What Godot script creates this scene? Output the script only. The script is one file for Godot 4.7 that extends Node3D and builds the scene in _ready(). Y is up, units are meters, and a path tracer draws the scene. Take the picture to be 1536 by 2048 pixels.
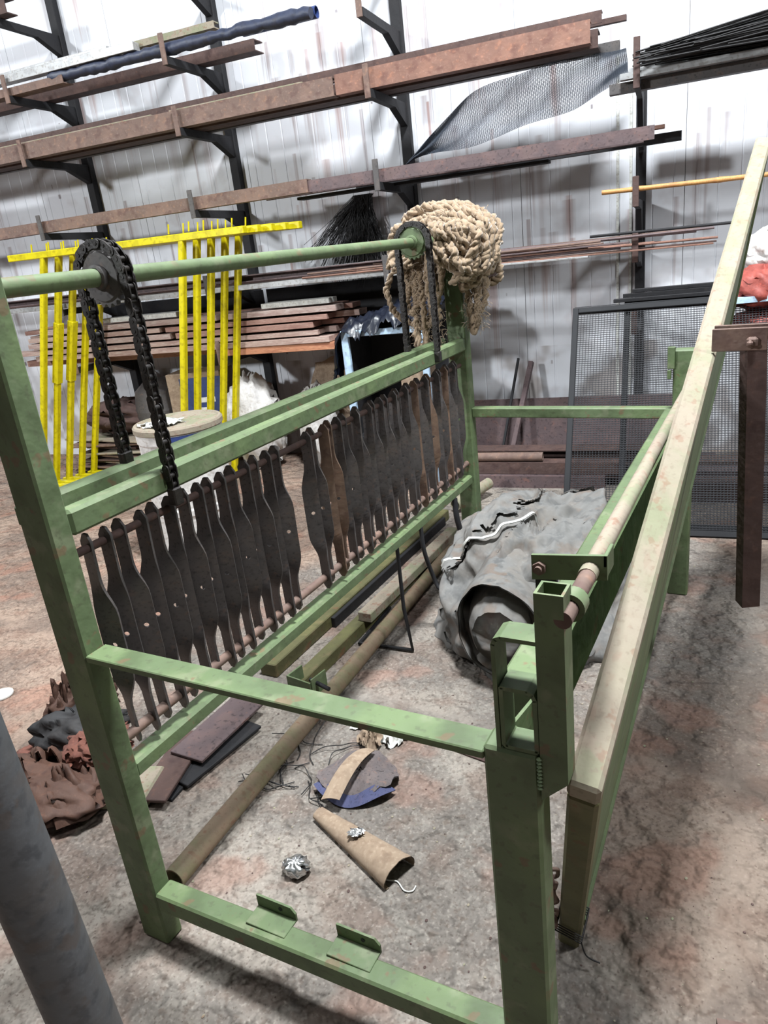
extends Node3D

# ---------- shared state ----------
var names := {}
var M := {}
var RB := Basis()
var rng := RandomNumberGenerator.new()

func _ready() -> void:
	# ---------- camera ----------
	var cam := Camera3D.new()
	cam.name = "camera"
	cam.transform = Transform3D(Basis(Vector3(0.8799964, -0.1092632, -0.4622421), Vector3(-0.0685981, 0.9337431, -0.3513091), Vector3(0.4700006, 0.3408597, 0.8141954)), Vector3(1.31717, 1.55, 0.82557))
	cam.fov = 70.905
	cam.near = 0.02
	cam.far = 60.0
	add_child(cam)
	cam.current = true
	# ---------- environment and exposure ----------
	var we := WorldEnvironment.new()
	we.name = "world"
	var env := Environment.new()
	env.background_mode = Environment.BG_COLOR
	env.background_color = Color(0.02, 0.02, 0.022)
	env.tonemap_mode = Environment.TONE_MAPPER_LINEAR
	env.tonemap_exposure = 0.94
	env.sdfgi_enabled = true
	env.ssao_enabled = true
	env.ssil_enabled = true
	we.environment = env
	add_child(we)
	# ---------- the lamps of the hall (position, width, energy) ----------
	RB = Basis(Vector3.UP, 0.12584)
	var lamps := [
		[Vector3(-4.6, 4.7, 7.0), 0.6, 74.0, Vector3(-1.0, 1.8, -4.2), "tilted towards the white wall"],
		[Vector3(0.9, 6.0, -1.2), 0.7, 84.0, Vector3(0.9, 0.0, -1.2), "straight above the green rack"],
		[Vector3(5.0, 6.0, -0.4), 0.8, 36.0, Vector3(4.6, 0.0, -0.4), "far to the right of the rack"],
		[Vector3(-5.5, 5.4, 0.0), 0.6, 30.0, Vector3(-5.0, 0.0, -0.5), "far to the left of the trestles"],
	]
	rng.seed = 4711
	build_materials()
	for l in lamps:
		hall_lamp(l[0], l[1], l[2], l[3], l[4])
	build_room()
	build_frame()
	build_blades()
	build_chains()
	build_gate()
	build_racks()
	build_stock()
	build_timber_and_junk()
	build_trestles()
	build_rope()
	build_tarp_bundle()
	build_mesh_panels()
	build_floor_things()

# ====================================================================
# helpers
# ====================================================================
func numbered(n: String) -> String:
	if not names.has(n):
		names[n] = 0
		return n
	names[n] += 1
	return "%s_%03d" % [n, names[n]]

func ordinal(i: int) -> String:
	var ones := ["", "first", "second", "third", "fourth", "fifth", "sixth", "seventh", "eighth", "ninth", "tenth", "eleventh", "twelfth", "thirteenth", "fourteenth", "fifteenth", "sixteenth", "seventeenth", "eighteenth", "nineteenth"]
	if i < 20:
		return ones[i]
	var tens := ["twenty", "thirty", "forty", "fifty"]
	var tenths := ["twentieth", "thirtieth", "fortieth", "fiftieth"]
	var t := i / 10 - 2
	return tenths[t] if i % 10 == 0 else tens[t] + "-" + ones[i % 10]

func room(s: float, y: float, n: float) -> Vector3:
	return RB * Vector3(s, y, -n)

func tag(o: Node, label: String, category: String, group := "") -> void:
	o.set_meta("label", label)
	o.set_meta("category", category)
	if group != "":
		o.set_meta("group", group)

func thing(called: String, label: String, category: String, at := Vector3.ZERO, b := Basis(), group := "") -> Node3D:
	var o := Node3D.new()
	o.name = numbered(called)
	add_child(o, true)
	o.transform = Transform3D(b, at)
	tag(o, label, category, group)
	return o

func begin() -> SurfaceTool:
	var st := SurfaceTool.new()
	st.begin(Mesh.PRIMITIVE_TRIANGLES)
	return st

func finish(st: SurfaceTool) -> ArrayMesh:
	st.generate_normals()
	return st.commit()

func put(called: String, mesh: Mesh, m: Material, parent: Node, xf := Transform3D()) -> MeshInstance3D:
	var o := MeshInstance3D.new()
	o.name = numbered(called) if parent == self else called
	o.mesh = mesh
	o.material_override = m
	o.cast_shadow = GeometryInstance3D.SHADOW_CASTING_SETTING_ON
	o.transform = xf
	parent.add_child(o, true)
	return o

func obj(called: String, st: SurfaceTool, m: Material, parent: Node, xf := Transform3D()) -> MeshInstance3D:
	return put(called, finish(st), m, parent, xf)

func struct(called: String, st: SurfaceTool, m: Material, parent: Node = self) -> MeshInstance3D:
	var o := put(called, finish(st), m, parent)
	o.name = called
	if parent == self:
		o.set_meta("kind", "structure")
	return o

# triangle turned so that it faces away from c
func tri(st: SurfaceTool, a: Vector3, b: Vector3, c: Vector3, from: Vector3, sm := -1) -> void:
	var n := (b - a).cross(c - a)
	st.set_smooth_group(sm)
	if n.dot((a + b + c) / 3.0 - from) > 0.0:
		st.add_vertex(a); st.add_vertex(c); st.add_vertex(b)
	else:
		st.add_vertex(a); st.add_vertex(b); st.add_vertex(c)

func quad(st: SurfaceTool, a: Vector3, b: Vector3, c: Vector3, d: Vector3, from: Vector3, sm := -1) -> void:
	tri(st, a, b, c, from, sm)
	tri(st, a, c, d, from, sm)

# box with chamfered edges
func box(st: SurfaceTool, at: Vector3, size: Vector3, bev := 0.0, b := Basis()) -> void:
	var h := size * 0.5
	var t := Transform3D(b, at)
	if bev <= 0.0:
		var p := []
		for i in 8:
			p.append(t * Vector3(h.x if i & 1 else -h.x, h.y if i & 2 else -h.y, h.z if i & 4 else -h.z))
		for f in [[0, 1, 3, 2], [4, 5, 7, 6], [0, 1, 5, 4], [2, 3, 7, 6], [0, 2, 6, 4], [1, 3, 7, 5]]:
			quad(st, p[f[0]], p[f[1]], p[f[2]], p[f[3]], at)
		return
	bev = minf(bev, minf(h.x, minf(h.y, h.z)) * 0.9)
	var c := []
	for i in 8:
		var s := Vector3(1.0 if i & 1 else -1.0, 1.0 if i & 2 else -1.0, 1.0 if i & 4 else -1.0)
		var k := []
		for ax in 3:
			var v := Vector3(s.x * (h.x - bev), s.y * (h.y - bev), s.z * (h.z - bev))
			v[ax] = s[ax] * h[ax]
			k.append(t * v)
		c.append(k)
		tri(st, k[0], k[1], k[2], at)
	for f in [[0, 2, 6, 4, 0], [1, 3, 7, 5, 0], [0, 1, 5, 4, 1], [2, 3, 7, 6, 1], [0, 1, 3, 2, 2], [4, 5, 7, 6, 2]]:
		var a: int = f[4]
		quad(st, c[f[0]][a], c[f[1]][a], c[f[2]][a], c[f[3]][a], at)
	for ax in 3:
		for i in 8:
			if i & (1 << ax):
				continue
			var j := i | (1 << ax)
			var u := (ax + 1) % 3
			var w := (ax + 2) % 3
			quad(st, c[i][u], c[j][u], c[j][w], c[i][w], at)

# box from corner to corner
func span(st: SurfaceTool, a: Vector3, b: Vector3, bev := 0.003) -> void:
	box(st, (a + b) * 0.5, (b - a).abs(), bev)

func frame_of(d: Vector3) -> Basis:
	var z := d.normalized()
	var x := Vector3.UP.cross(z)
	if x.length() < 0.05:
		x = Vector3.RIGHT
	x = (x - z * x.dot(z)).normalized()
	return Basis(x, z.cross(x), z)

# rectangular bar between two points
func bar(st: SurfaceTool, a: Vector3, b: Vector3, w: float, h: float, bev := 0.003) -> void:
	box(st, (a + b) * 0.5, Vector3(w, h, (b - a).length()), bev, frame_of(b - a))

func tube(st: SurfaceTool, pts: Array, r, sides := 10, caps := true, closed := false) -> void:
	var n := pts.size()
	var rings := []
	var up := Vector3.ZERO
	for i in n:
		var d: Vector3
		if closed:
			d = pts[(i + 1) % n] - pts[(i - 1 + n) % n]
		else:
			d = pts[mini(i + 1, n - 1)] - pts[maxi(i - 1, 0)]
		d = d.normalized()
		if up == Vector3.ZERO:
			up = frame_of(d).y
		up = (up - d * up.dot(d)).normalized()
		var side := d.cross(up)
		var rr: float = r[i] if r is Array else r
		var ring := []
		for k in sides:
			var a := TAU * k / sides
			ring.append(pts[i] + (up * cos(a) + side * sin(a)) * rr)
		rings.append(ring)
	for i in (n if closed else n - 1):
		var j := (i + 1) % n
		var m: Vector3 = (pts[i] + pts[j]) * 0.5
		for k in sides:
			var l := (k + 1) % sides
			quad(st, rings[i][k], rings[i][l], rings[j][l], rings[j][k], m, 1)
	if caps and not closed:
		for e in [0, n - 1]:
			var inner: Vector3 = pts[1] if e == 0 else pts[n - 2]
			for k in sides:
				tri(st, pts[e], rings[e][k], rings[e][(k + 1) % sides], inner)

# hollow pipe with open ends
func pipe(st: SurfaceTool, a: Vector3, b: Vector3, r: float, wall: float, sides := 16) -> void:
	tube(st, [a, b], r, sides, false)
	var f := frame_of(b - a)
	for k in sides:
		var p := f.x * cos(TAU * k / sides) + f.y * sin(TAU * k / sides)
		var q := f.x * cos(TAU * (k + 1) / sides) + f.y * sin(TAU * (k + 1) / sides)
		var ri := r - wall
		quad(st, a + p * ri, a + q * ri, b + q * ri, b + p * ri, a + (p + q) * r * 4.0, 2)
		quad(st, a + p * ri, a + q * ri, a + q * r, a + p * r, b)
		quad(st, b + p * ri, b + q * ri, b + q * r, b + p * r, a)

# hollow square section between a and b
func hollow(st: SurfaceTool, a: Vector3, b: Vector3, w: float, h: float, wall := 0.004) -> void:
	var f := frame_of(b - a)
	var o := []
	var n := []
	for s in [[-1, -1], [1, -1], [1, 1], [-1, 1]]:
		o.append(f.x * (s[0] * w * 0.5) + f.y * (s[1] * h * 0.5))
		n.append(f.x * (s[0] * (w * 0.5 - wall)) + f.y * (s[1] * (h * 0.5 - wall)))
	var m := (a + b) * 0.5
	for k in 4:
		var l := (k + 1) % 4
		quad(st, a + o[k], a + o[l], b + o[l], b + o[k], m)
		quad(st, a + n[k], a + n[l], b + n[l], b + n[k], m + (o[k] + o[l]) * 4.0)
		quad(st, a + o[k], a + o[l], a + n[l], a + n[k], b)
		quad(st, b + o[k], b + o[l], b + n[l], b + n[k], a)

# solid of revolution about y
func lathe(st: SurfaceTool, prof: Array, at := Vector3.ZERO, seg := 28, b := Basis()) -> void:
	for i in prof.size() - 1:
		var p: Vector2 = prof[i]
		var q: Vector2 = prof[i + 1]
		var flat := absf(p.y - q.y) < 0.15 * absf(p.x - q.x)
		for k in seg:
			var a0 := TAU * k / seg
			var a1 := TAU * (k + 1) / seg
			var d0 := Vector3(cos(a0), 0, sin(a0))
			var d1 := Vector3(cos(a1), 0, sin(a1))
			var A := at + b * (d0 * p.x + Vector3.UP * p.y)
			var B := at + b * (d1 * p.x + Vector3.UP * p.y)
			var C := at + b * (d1 * q.x + Vector3.UP * q.y)
			var D := at + b * (d0 * q.x + Vector3.UP * q.y)
			# outward = to the right of the profile's direction
			var out := b * ((d0 + d1).normalized() * (q.y - p.y) + Vector3.UP * (p.x - q.x))
			var mid := (A + B + C + D) * 0.25
			if p.x > 1e-5:
				tri(st, A, B, C, mid - out, -1 if flat else 3 + i % 20)
			if q.x > 1e-5:
				tri(st, A, C, D, mid - out, -1 if flat else 3 + i % 20)

# a polygon in the local x,y plane made into a slab of given thickness along z
func slab(st: SurfaceTool, poly: PackedVector2Array, t: Transform3D, thick: float) -> void:
	var idx := Geometry2D.triangulate_polygon(poly)
	var z0 := t.basis.z * (-thick * 0.5)
	var z1 := t.basis.z * (thick * 0.5)
	for i in range(0, idx.size(), 3):
		var a := t * Vector3(poly[idx[i]].x, poly[idx[i]].y, 0)
		var b := t * Vector3(poly[idx[i + 1]].x, poly[idx[i + 1]].y, 0)
		var c := t * Vector3(poly[idx[i + 2]].x, poly[idx[i + 2]].y, 0)
		tri(st, a + z0, b + z0, c + z0, a + z1)
		tri(st, a + z1, b + z1, c + z1, a + z0)
	var ccw := not Geometry2D.is_polygon_clockwise(poly)
	for i in poly.size():
		var p := poly[i]
		var q := poly[(i + 1) % poly.size()]
		var e := q - p
		var out := Vector2(e.y, -e.x) if ccw else Vector2(-e.y, e.x)
		var a := t * Vector3(p.x, p.y, 0)
		var b := t * Vector3(q.x, q.y, 0)
		quad(st, a + z0, b + z0, b + z1, a + z1, (a + b) * 0.5 - t.basis * Vector3(out.x, out.y, 0))

# a sheet given by a function of (u, v), thickness for real edges
func sheet(st: SurfaceTool, nu: int, nv: int, f: Callable, thick := 0.0015, keep = null) -> void:
	var p := []
	for i in nu + 1:
		var row := []
		for j in nv + 1:
			row.append(f.call(float(i) / nu, float(j) / nv))
		p.append(row)
	var nrm := []
	for i in nu + 1:
		var row := []
		for j in nv + 1:
			var du: Vector3 = p[mini(i + 1, nu)][j] - p[maxi(i - 1, 0)][j]
			var dv: Vector3 = p[i][mini(j + 1, nv)] - p[i][maxi(j - 1, 0)]
			row.append(du.cross(dv).normalized() * thick)
		nrm.append(row)
	for i in nu:
		for j in nv:
			if keep != null and not keep.call((i + 0.5) / nu, (j + 0.5) / nv):
				continue
			var a: Vector3 = p[i][j]
			var b: Vector3 = p[i + 1][j]
			var c: Vector3 = p[i + 1][j + 1]
			var d: Vector3 = p[i][j + 1]
			var m := (a + b + c + d) * 0.25
			var n: Vector3 = nrm[i][j]
			quad(st, a, b, c, d, m + n * 50.0, 1)
			quad(st, a + nrm[i][j], b + nrm[i + 1][j], c + nrm[i + 1][j + 1], d + nrm[i][j + 1], m - n * 50.0, 2)

func curve(pts: Array, per := 8) -> Array:
	var out := []
	var n := pts.size()
	for i in n - 1:
		var p0: Vector3 = pts[maxi(i - 1, 0)]
		var p1: Vector3 = pts[i]
		var p2: Vector3 = pts[i + 1]
		var p3: Vector3 = pts[mini(i + 2, n - 1)]
		for k in per:
			out.append(p1.cubic_interpolate(p2, p0, p3, float(k) / per))
	out.append(pts[n - 1])
	return out

func noise(sd: int, freq: float, kind := FastNoiseLite.TYPE_SIMPLEX_SMOOTH, oct := 3) -> FastNoiseLite:
	var f := FastNoiseLite.new()
	f.seed = sd
	f.frequency = freq
	f.noise_type = kind
	f.fractal_octaves = oct
	return f

# ====================================================================
# materials
# ====================================================================
# base colour, then layers [seed, frequency, from, to, colour, share]
func layered(n: int, base: Color, layers: Array) -> Image:
	var r := PackedFloat32Array(); var g := PackedFloat32Array(); var b := PackedFloat32Array()
	r.resize(n * n); g.resize(n * n); b.resize(n * n)
	r.fill(base.r); g.fill(base.g); b.fill(base.b)
	for l in layers:
		var f := noise(l[0], l[1], FastNoiseLite.TYPE_SIMPLEX_SMOOTH, 4)
		var im := f.get_seamless_image(n, n)
		im.convert(Image.FORMAT_L8)
		var d := im.get_data()
		var lut := PackedFloat32Array(); lut.resize(256)
		for i in 256:
			lut[i] = smoothstep(l[2], l[3], i / 255.0) * l[5]
		var c: Color = l[4]
		for i in n * n:
			var a := lut[d[i]]
			if a > 0.0:
				r[i] += (c.r - r[i]) * a
				g[i] += (c.g - g[i]) * a
				b[i] += (c.b - b[i]) * a
	var out := PackedByteArray(); out.resize(n * n * 3)
	for i in n * n:
		out[i * 3] = int(clampf(r[i], 0, 1) * 255.0)
		out[i * 3 + 1] = int(clampf(g[i], 0, 1) * 255.0)
		out[i * 3 + 2] = int(clampf(b[i], 0, 1) * 255.0)
	return Image.create_from_data(n, n, false, Image.FORMAT_RGB8, out)

func rgb(r: int, g: int, b: int) -> Color:
	return Color(r / 255.0, g / 255.0, b / 255.0)

func tri_mat(tex: Texture2D, scale: float, rough := 0.8, metal := 0.0, tint := Color.WHITE, nrm: Texture2D = null, nscale := 0.5) -> StandardMaterial3D:
	var m := StandardMaterial3D.new()
	m.albedo_texture = tex
	m.albedo_color = tint
	m.uv1_triplanar = true
	m.uv1_world_triplanar = true
	m.uv1_scale = Vector3.ONE * scale
	m.roughness = rough
	m.metallic = metal
	if nrm != null:
		m.normal_enabled = true
		m.normal_texture = nrm
		m.normal_scale = nscale
	return m

func plain(c: Color, rough := 0.7, metal := 0.0) -> StandardMaterial3D:
	var m := StandardMaterial3D.new()
	m.albedo_color = c
	m.roughness = rough
	m.metallic = metal
	return m

func build_materials() -> void:
	var bump_img := noise(5, 0.02, FastNoiseLite.TYPE_SIMPLEX_SMOOTH, 5).get_seamless_image(512, 512)
	bump_img.bump_map_to_normal_map(6.0)
	var bump := ImageTexture.create_from_image(bump_img)
	M.bump = bump
	var paint := ImageTexture.create_from_image(layered(512, rgb(90, 106, 74), [
		[1, 0.004, 0.35, 0.8, rgb(102, 120, 80), 0.7], [2, 0.01, 0.5, 0.85, rgb(74, 87, 58), 0.6],
		[3, 0.012, 0.6, 0.85, rgb(138, 136, 116), 0.35], [4, 0.05, 0.66, 0.84, rgb(74, 78, 58), 0.4], [6, 0.014, 0.78, 0.84, rgb(112, 84, 64), 0.6]]))
	var dusty := ImageTexture.create_from_image(layered(512, rgb(160, 154, 140), [
		[11, 0.004, 0.42, 0.72, rgb(138, 148, 120), 0.8], [12, 0.014, 0.55, 0.8, rgb(170, 154, 142), 0.6],
		[13, 0.05, 0.62, 0.8, rgb(128, 114, 102), 0.45], [14, 0.018, 0.72, 0.82, rgb(140, 104, 88), 0.6]]))
	var dark := ImageTexture.create_from_image(layered(512, rgb(76, 73, 73), [
		[21, 0.008, 0.45, 0.8, rgb(90, 83, 80), 0.7], [22, 0.02, 0.66, 0.86, rgb(108, 86, 75), 0.6], [23, 0.06, 0.6, 0.8, rgb(44, 42, 43), 0.7]]))
	var rust := ImageTexture.create_from_image(layered(512, rgb(102, 83, 75), [
		[31, 0.006, 0.4, 0.75, rgb(120, 96, 85), 0.7], [32, 0.014, 0.55, 0.85, rgb(84, 62, 57), 0.7], [33, 0.03, 0.64, 0.84, rgb(146, 104, 80), 0.4], [34, 0.06, 0.62, 0.85, rgb(140, 126, 120), 0.35]]))
	var metal := ImageTexture.create_from_image(layered(256, rgb(186, 187, 188), [
		[41, 0.02, 0.45, 0.75, rgb(160, 160, 162), 0.7], [42, 0.06, 0.6, 0.8, rgb(140, 134, 128), 0.6]]))
	var fibre := ImageTexture.create_from_image(layered(256, rgb(172, 152, 128), [
		[51, 0.05, 0.45, 0.75, rgb(150, 128, 106), 0.8], [52, 0.12, 0.6, 0.8, rgb(200, 182, 158), 0.6], [53, 0.02, 0.6, 0.8, rgb(140, 120, 100), 0.6]]))
	var tarp := ImageTexture.create_from_image(layered(512, rgb(134, 133, 131), [
		[61, 0.006, 0.45, 0.75, rgb(138, 130, 122), 0.7], [62, 0.02, 0.55, 0.8, rgb(96, 97, 98), 0.7], [63, 0.08, 0.6, 0.8, rgb(150, 150, 148), 0.5], [64, 0.012, 0.66, 0.8, rgb(128, 104, 88), 0.5]]))
	var wood := ImageTexture.create_from_image(layered(512, rgb(166, 142, 132), [
		[71, 0.01, 0.45, 0.75, rgb(146, 118, 110), 0.8], [72, 0.04, 0.55, 0.8, rgb(186, 172, 162), 0.6], [73, 0.09, 0.62, 0.8, rgb(112, 92, 86), 0.5]]))
	var floor_img := layered(1024, rgb(119, 112, 107), [
		[81, 0.003, 0.42, 0.72, rgb(164, 154, 145), 0.7], [82, 0.007, 0.55, 0.8, rgb(124, 106, 97), 0.55], [83, 0.02, 0.55, 0.8, rgb(156, 150, 143), 0.4],
		[84, 0.06, 0.6, 0.8, rgb(104, 90, 82), 0.5], [85, 0.14, 0.62, 0.8, rgb(176, 168, 160), 0.5], [86, 0.17, 0.64, 0.8, rgb(84, 72, 66), 0.6], [87, 0.005, 0.66, 0.85, rgb(152, 114, 101), 0.4]])
	var floor_tex := ImageTexture.create_from_image(floor_img)
	# dirt map of the floor, 12 m across: grey cement dust between the rack's feet, reddish earth to the left, brown to the right
	var pim := Image.create(256, 256, false, Image.FORMAT_RGB8)
	var pn := noise(92, 0.02, FastNoiseLite.TYPE_SIMPLEX_SMOOTH, 4)
	for i in 256:
		for j in 256:
			var px := (i / 256.0) * 12.0
			var pz := (j / 256.0) * 12.0
			if px > 6.0: px -= 12.0
			if pz > 6.0: pz -= 12.0
			var w1 := pn.get_noise_2d(i * 2.0, j * 2.0) * 0.9
			var w2 := pn.get_noise_2d(i * 2.0 + 500.0, j * 2.0) * 0.9
			var left := smoothstep(0.25, 1.0, -px + w1)
			var right := smoothstep(0.85, 1.5, px + w2)
			var c := Color(0.93, 0.93, 0.92).lerp(Color(0.96, 0.88, 0.83), left).lerp(Color(0.82, 0.775, 0.74), right)
			pim.set_pixel(i, j, c)
	var patches := ImageTexture.create_from_image(pim)
	var fb := noise(8, 0.05, FastNoiseLite.TYPE_SIMPLEX_SMOOTH, 5).get_seamless_image(512, 512)
	fb.bump_map_to_normal_map(10.0)
	M.green = tri_mat(paint, 1.4, 0.62, 0.0, Color.WHITE, bump, 0.15)
	M.dusty = tri_mat(dusty, 2.0, 0.9, 0.0, Color(0.88, 0.85, 0.83), bump, 0.2)
	M.blade = tri_mat(dark, 2.2, 0.45, 0.3, Color(1.08, 1.07, 1.07), bump, 0.15)
	M.blade_brown = tri_mat(rust, 2.2, 0.6, 0.1, Color(1.0, 1.0, 0.95), bump, 0.15)
	M.dark = tri_mat(dark, 1.5, 0.65, 0.1, Color.WHITE, bump, 0.2)
	M.black = tri_mat(dark, 1.5, 0.75, 0.0, Color(0.36, 0.37, 0.42), bump, 0.2)
	M.grease = tri_mat(dark, 6.0, 0.45, 0.2, Color(0.55, 0.53, 0.52), bump, 0.3)
	M.rust = tri_mat(rust, 1.3, 0.8, 0.0, Color.WHITE, bump, 0.3)
	M.rust_dark = tri_mat(rust, 1.3, 0.8, 0.0, Color(0.72, 0.68, 0.7), bump, 0.3)
	M.rust_bright = tri_mat(rust, 1.3, 0.8, 0.0, Color(1.12, 1.02, 0.98), bump, 0.3)
	M.plum = tri_mat(dark, 1.2, 0.6, 0.15, Color(1.15, 1.02, 1.04), bump, 0.2)
	M.metal = tri_mat(metal, 2.0, 0.35, 0.55, Color.WHITE, bump, 0.05)
	M.rope = tri_mat(fibre, 4.0, 1.0, 0.0, Color(0.84, 0.82, 0.8), bump, 0.8)
	M.rope.rim_enabled = true
	M.tarp = tri_mat(tarp, 1.0, 0.9, 0.0, Color(0.86, 0.86, 0.86), bump, 0.4)
	M.tarp_dark = tri_mat(tarp, 1.0, 0.7, 0.0, Color(0.32, 0.32, 0.34), bump, 0.4)
	M.black_tarp = tri_mat(tarp, 1.5, 0.35, 0.0, Color(0.2, 0.24, 0.34), bump, 0.3)
	M.wood = []
	for c in [Color(1, 1, 1), Color(0.9, 0.82, 0.8), Color(1.0, 1.02, 1.04), Color(1.05, 0.85, 0.7)]:
		var w := tri_mat(wood, 1.0, 0.85, 0.0, c, bump, 0.2)
		w.uv1_scale = Vector3(0.4, 2.5, 2.5)
		M.wood.append(w)
	M.yellow = tri_mat(metal, 1.5, 0.38, 0.0, Color(1.08, 1.0, 0.07), bump, 0.05)
	M.blue = tri_mat(metal, 2.0, 0.45, 0.0, Color(0.24, 0.33, 0.6), bump, 0.1)
	M.navy = tri_mat(tarp, 2.0, 0.5, 0.0, Color(0.36, 0.41, 0.56), bump, 0.2)
	M.white = tri_mat(metal, 3.0, 0.6, 0.0, Color(1.15, 1.15, 1.12), bump, 0.1)
	M.sack = tri_mat(metal, 2.0, 0.7, 0.0, Color(1.1, 1.08, 1.06), bump, 0.4)
	M.pale_blue = tri_mat(metal, 2.0, 0.55, 0.0, Color(0.95, 1.08, 1.2), bump, 0.1)
	M.card = tri_mat(fibre, 2.0, 0.9, 0.0, Color(0.84, 0.83, 0.84), bump, 0.2)
	M.pipe = tri_mat(dusty, 2.0, 0.7, 0.0, Color(0.8, 0.72, 0.66), bump, 0.2)
	M.olive = tri_mat(paint, 1.4, 0.7, 0.0, Color(0.95, 0.8, 0.74), bump, 0.2)
	M.leather = tri_mat(rust, 2.0, 0.75, 0.0, Color(0.74, 0.64, 0.58), bump, 0.4)
	M.red_rag = tri_mat(rust, 3.0, 0.95, 0.0, Color(1.05, 0.84, 0.8), bump, 0.8)
	M.denim = tri_mat(dark, 3.0, 0.95, 0.0, Color(0.9, 0.98, 1.35), bump, 0.4)
	M.cap_grey = tri_mat(dark, 3.0, 0.95, 0.0, Color(1.2, 1.15, 1.15), bump, 0.4)
	M.foil = tri_mat(metal, 2.0, 0.25, 0.9, Color(1.1, 1.1, 1.1), bump, 0.4)
	M.grey_pipe = tri_mat(tarp, 2.0, 0.6, 0.0, Color(0.56, 0.57, 0.6), bump, 0.15)
	M.bamboo = tri_mat(wood, 2.0, 0.6, 0.0, Color(1.1, 0.95, 0.62), bump, 0.1)
	M.black_paint = plain(rgb(24, 25, 29), 0.8, 0.0)
	M.mesh_wire = plain(rgb(34, 35, 40), 0.7, 0.1)
	M.net_wire = plain(rgb(62, 68, 78), 0.45, 0.4)
	M.wire = plain(rgb(38, 37, 38), 0.5, 0.4)
	M.red = tri_mat(rust, 2.0, 0.6, 0.0, Color(1.35, 0.82, 0.8), bump, 0.4)
	M.floor = tri_mat(floor_tex, 0.42, 0.92, 0.0, Color.WHITE, ImageTexture.create_from_image(fb), 0.9)
	M.floor.detail_enabled = true
	M.floor.detail_albedo = patches
	M.floor.detail_blend_mode = BaseMaterial3D.BLEND_MODE_MUL
	M.floor.detail_uv_layer = BaseMaterial3D.DETAIL_UV_2
	M.floor.uv2_triplanar = true
	M.floor.uv2_world_triplanar = true
	M.floor.uv2_scale = Vector3.ONE / 12.0
	M.ceiling = plain(rgb(120, 120, 120), 0.9)
	M.hall = plain(rgb(118, 114, 110), 0.9)

# ====================================================================
# lamps and room
# ====================================================================
func hall_lamp(at: Vector3, w: float, e: float, aim: Vector3, where: String) -> void:
	var down := (aim - at).normalized()
	var f := frame_of(down)
	var lb := Basis(f.x, -f.z, f.y)
	var t := thing("hall_lamp", "square white lamp panel hanging over the workshop, " + where, "lamp", at, lb, "lamp panels over the workshop")
	var st := begin()
	box(st, Vector3(0, 0.05, 0), Vector3(w + 0.06, 0.08, w + 0.06), 0.01)
	obj("housing", st, M.hall, t)
	st = begin()
	tube(st, [Vector3(0, 0.08, 0), Vector3(0, 0.08, 0) + lb.inverse() * Vector3(0, 7.4 - at.y, 0)], 0.02, 8)
	obj("hanger", st, M.black, t)
	var g := plain(Color(1, 1, 1), 0.5)
	g.emission_enabled = true
	g.emission = Color(0.97, 0.99, 1.0)
	g.emission_energy_multiplier = 4.0
	st = begin()
	box(st, Vector3(0, 0.005, 0), Vector3(w, 0.008, w), 0.0)
	obj("lamp_diffuser", st, g, t)
	var l := AreaLight3D.new()
	l.name = "lamp_light"
	l.area_size = Vector2(w, w)
	l.light_energy = e
	l.light_color = Color(0.97, 0.99, 1.0)
	l.shadow_enabled = true
	l.area_range = 40.0
	l.area_attenuation = 2.0
	l.transform = Transform3D(Basis(Vector3.RIGHT, -PI / 2), Vector3(0, -0.01, 0))
	t.add_child(l)

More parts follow.
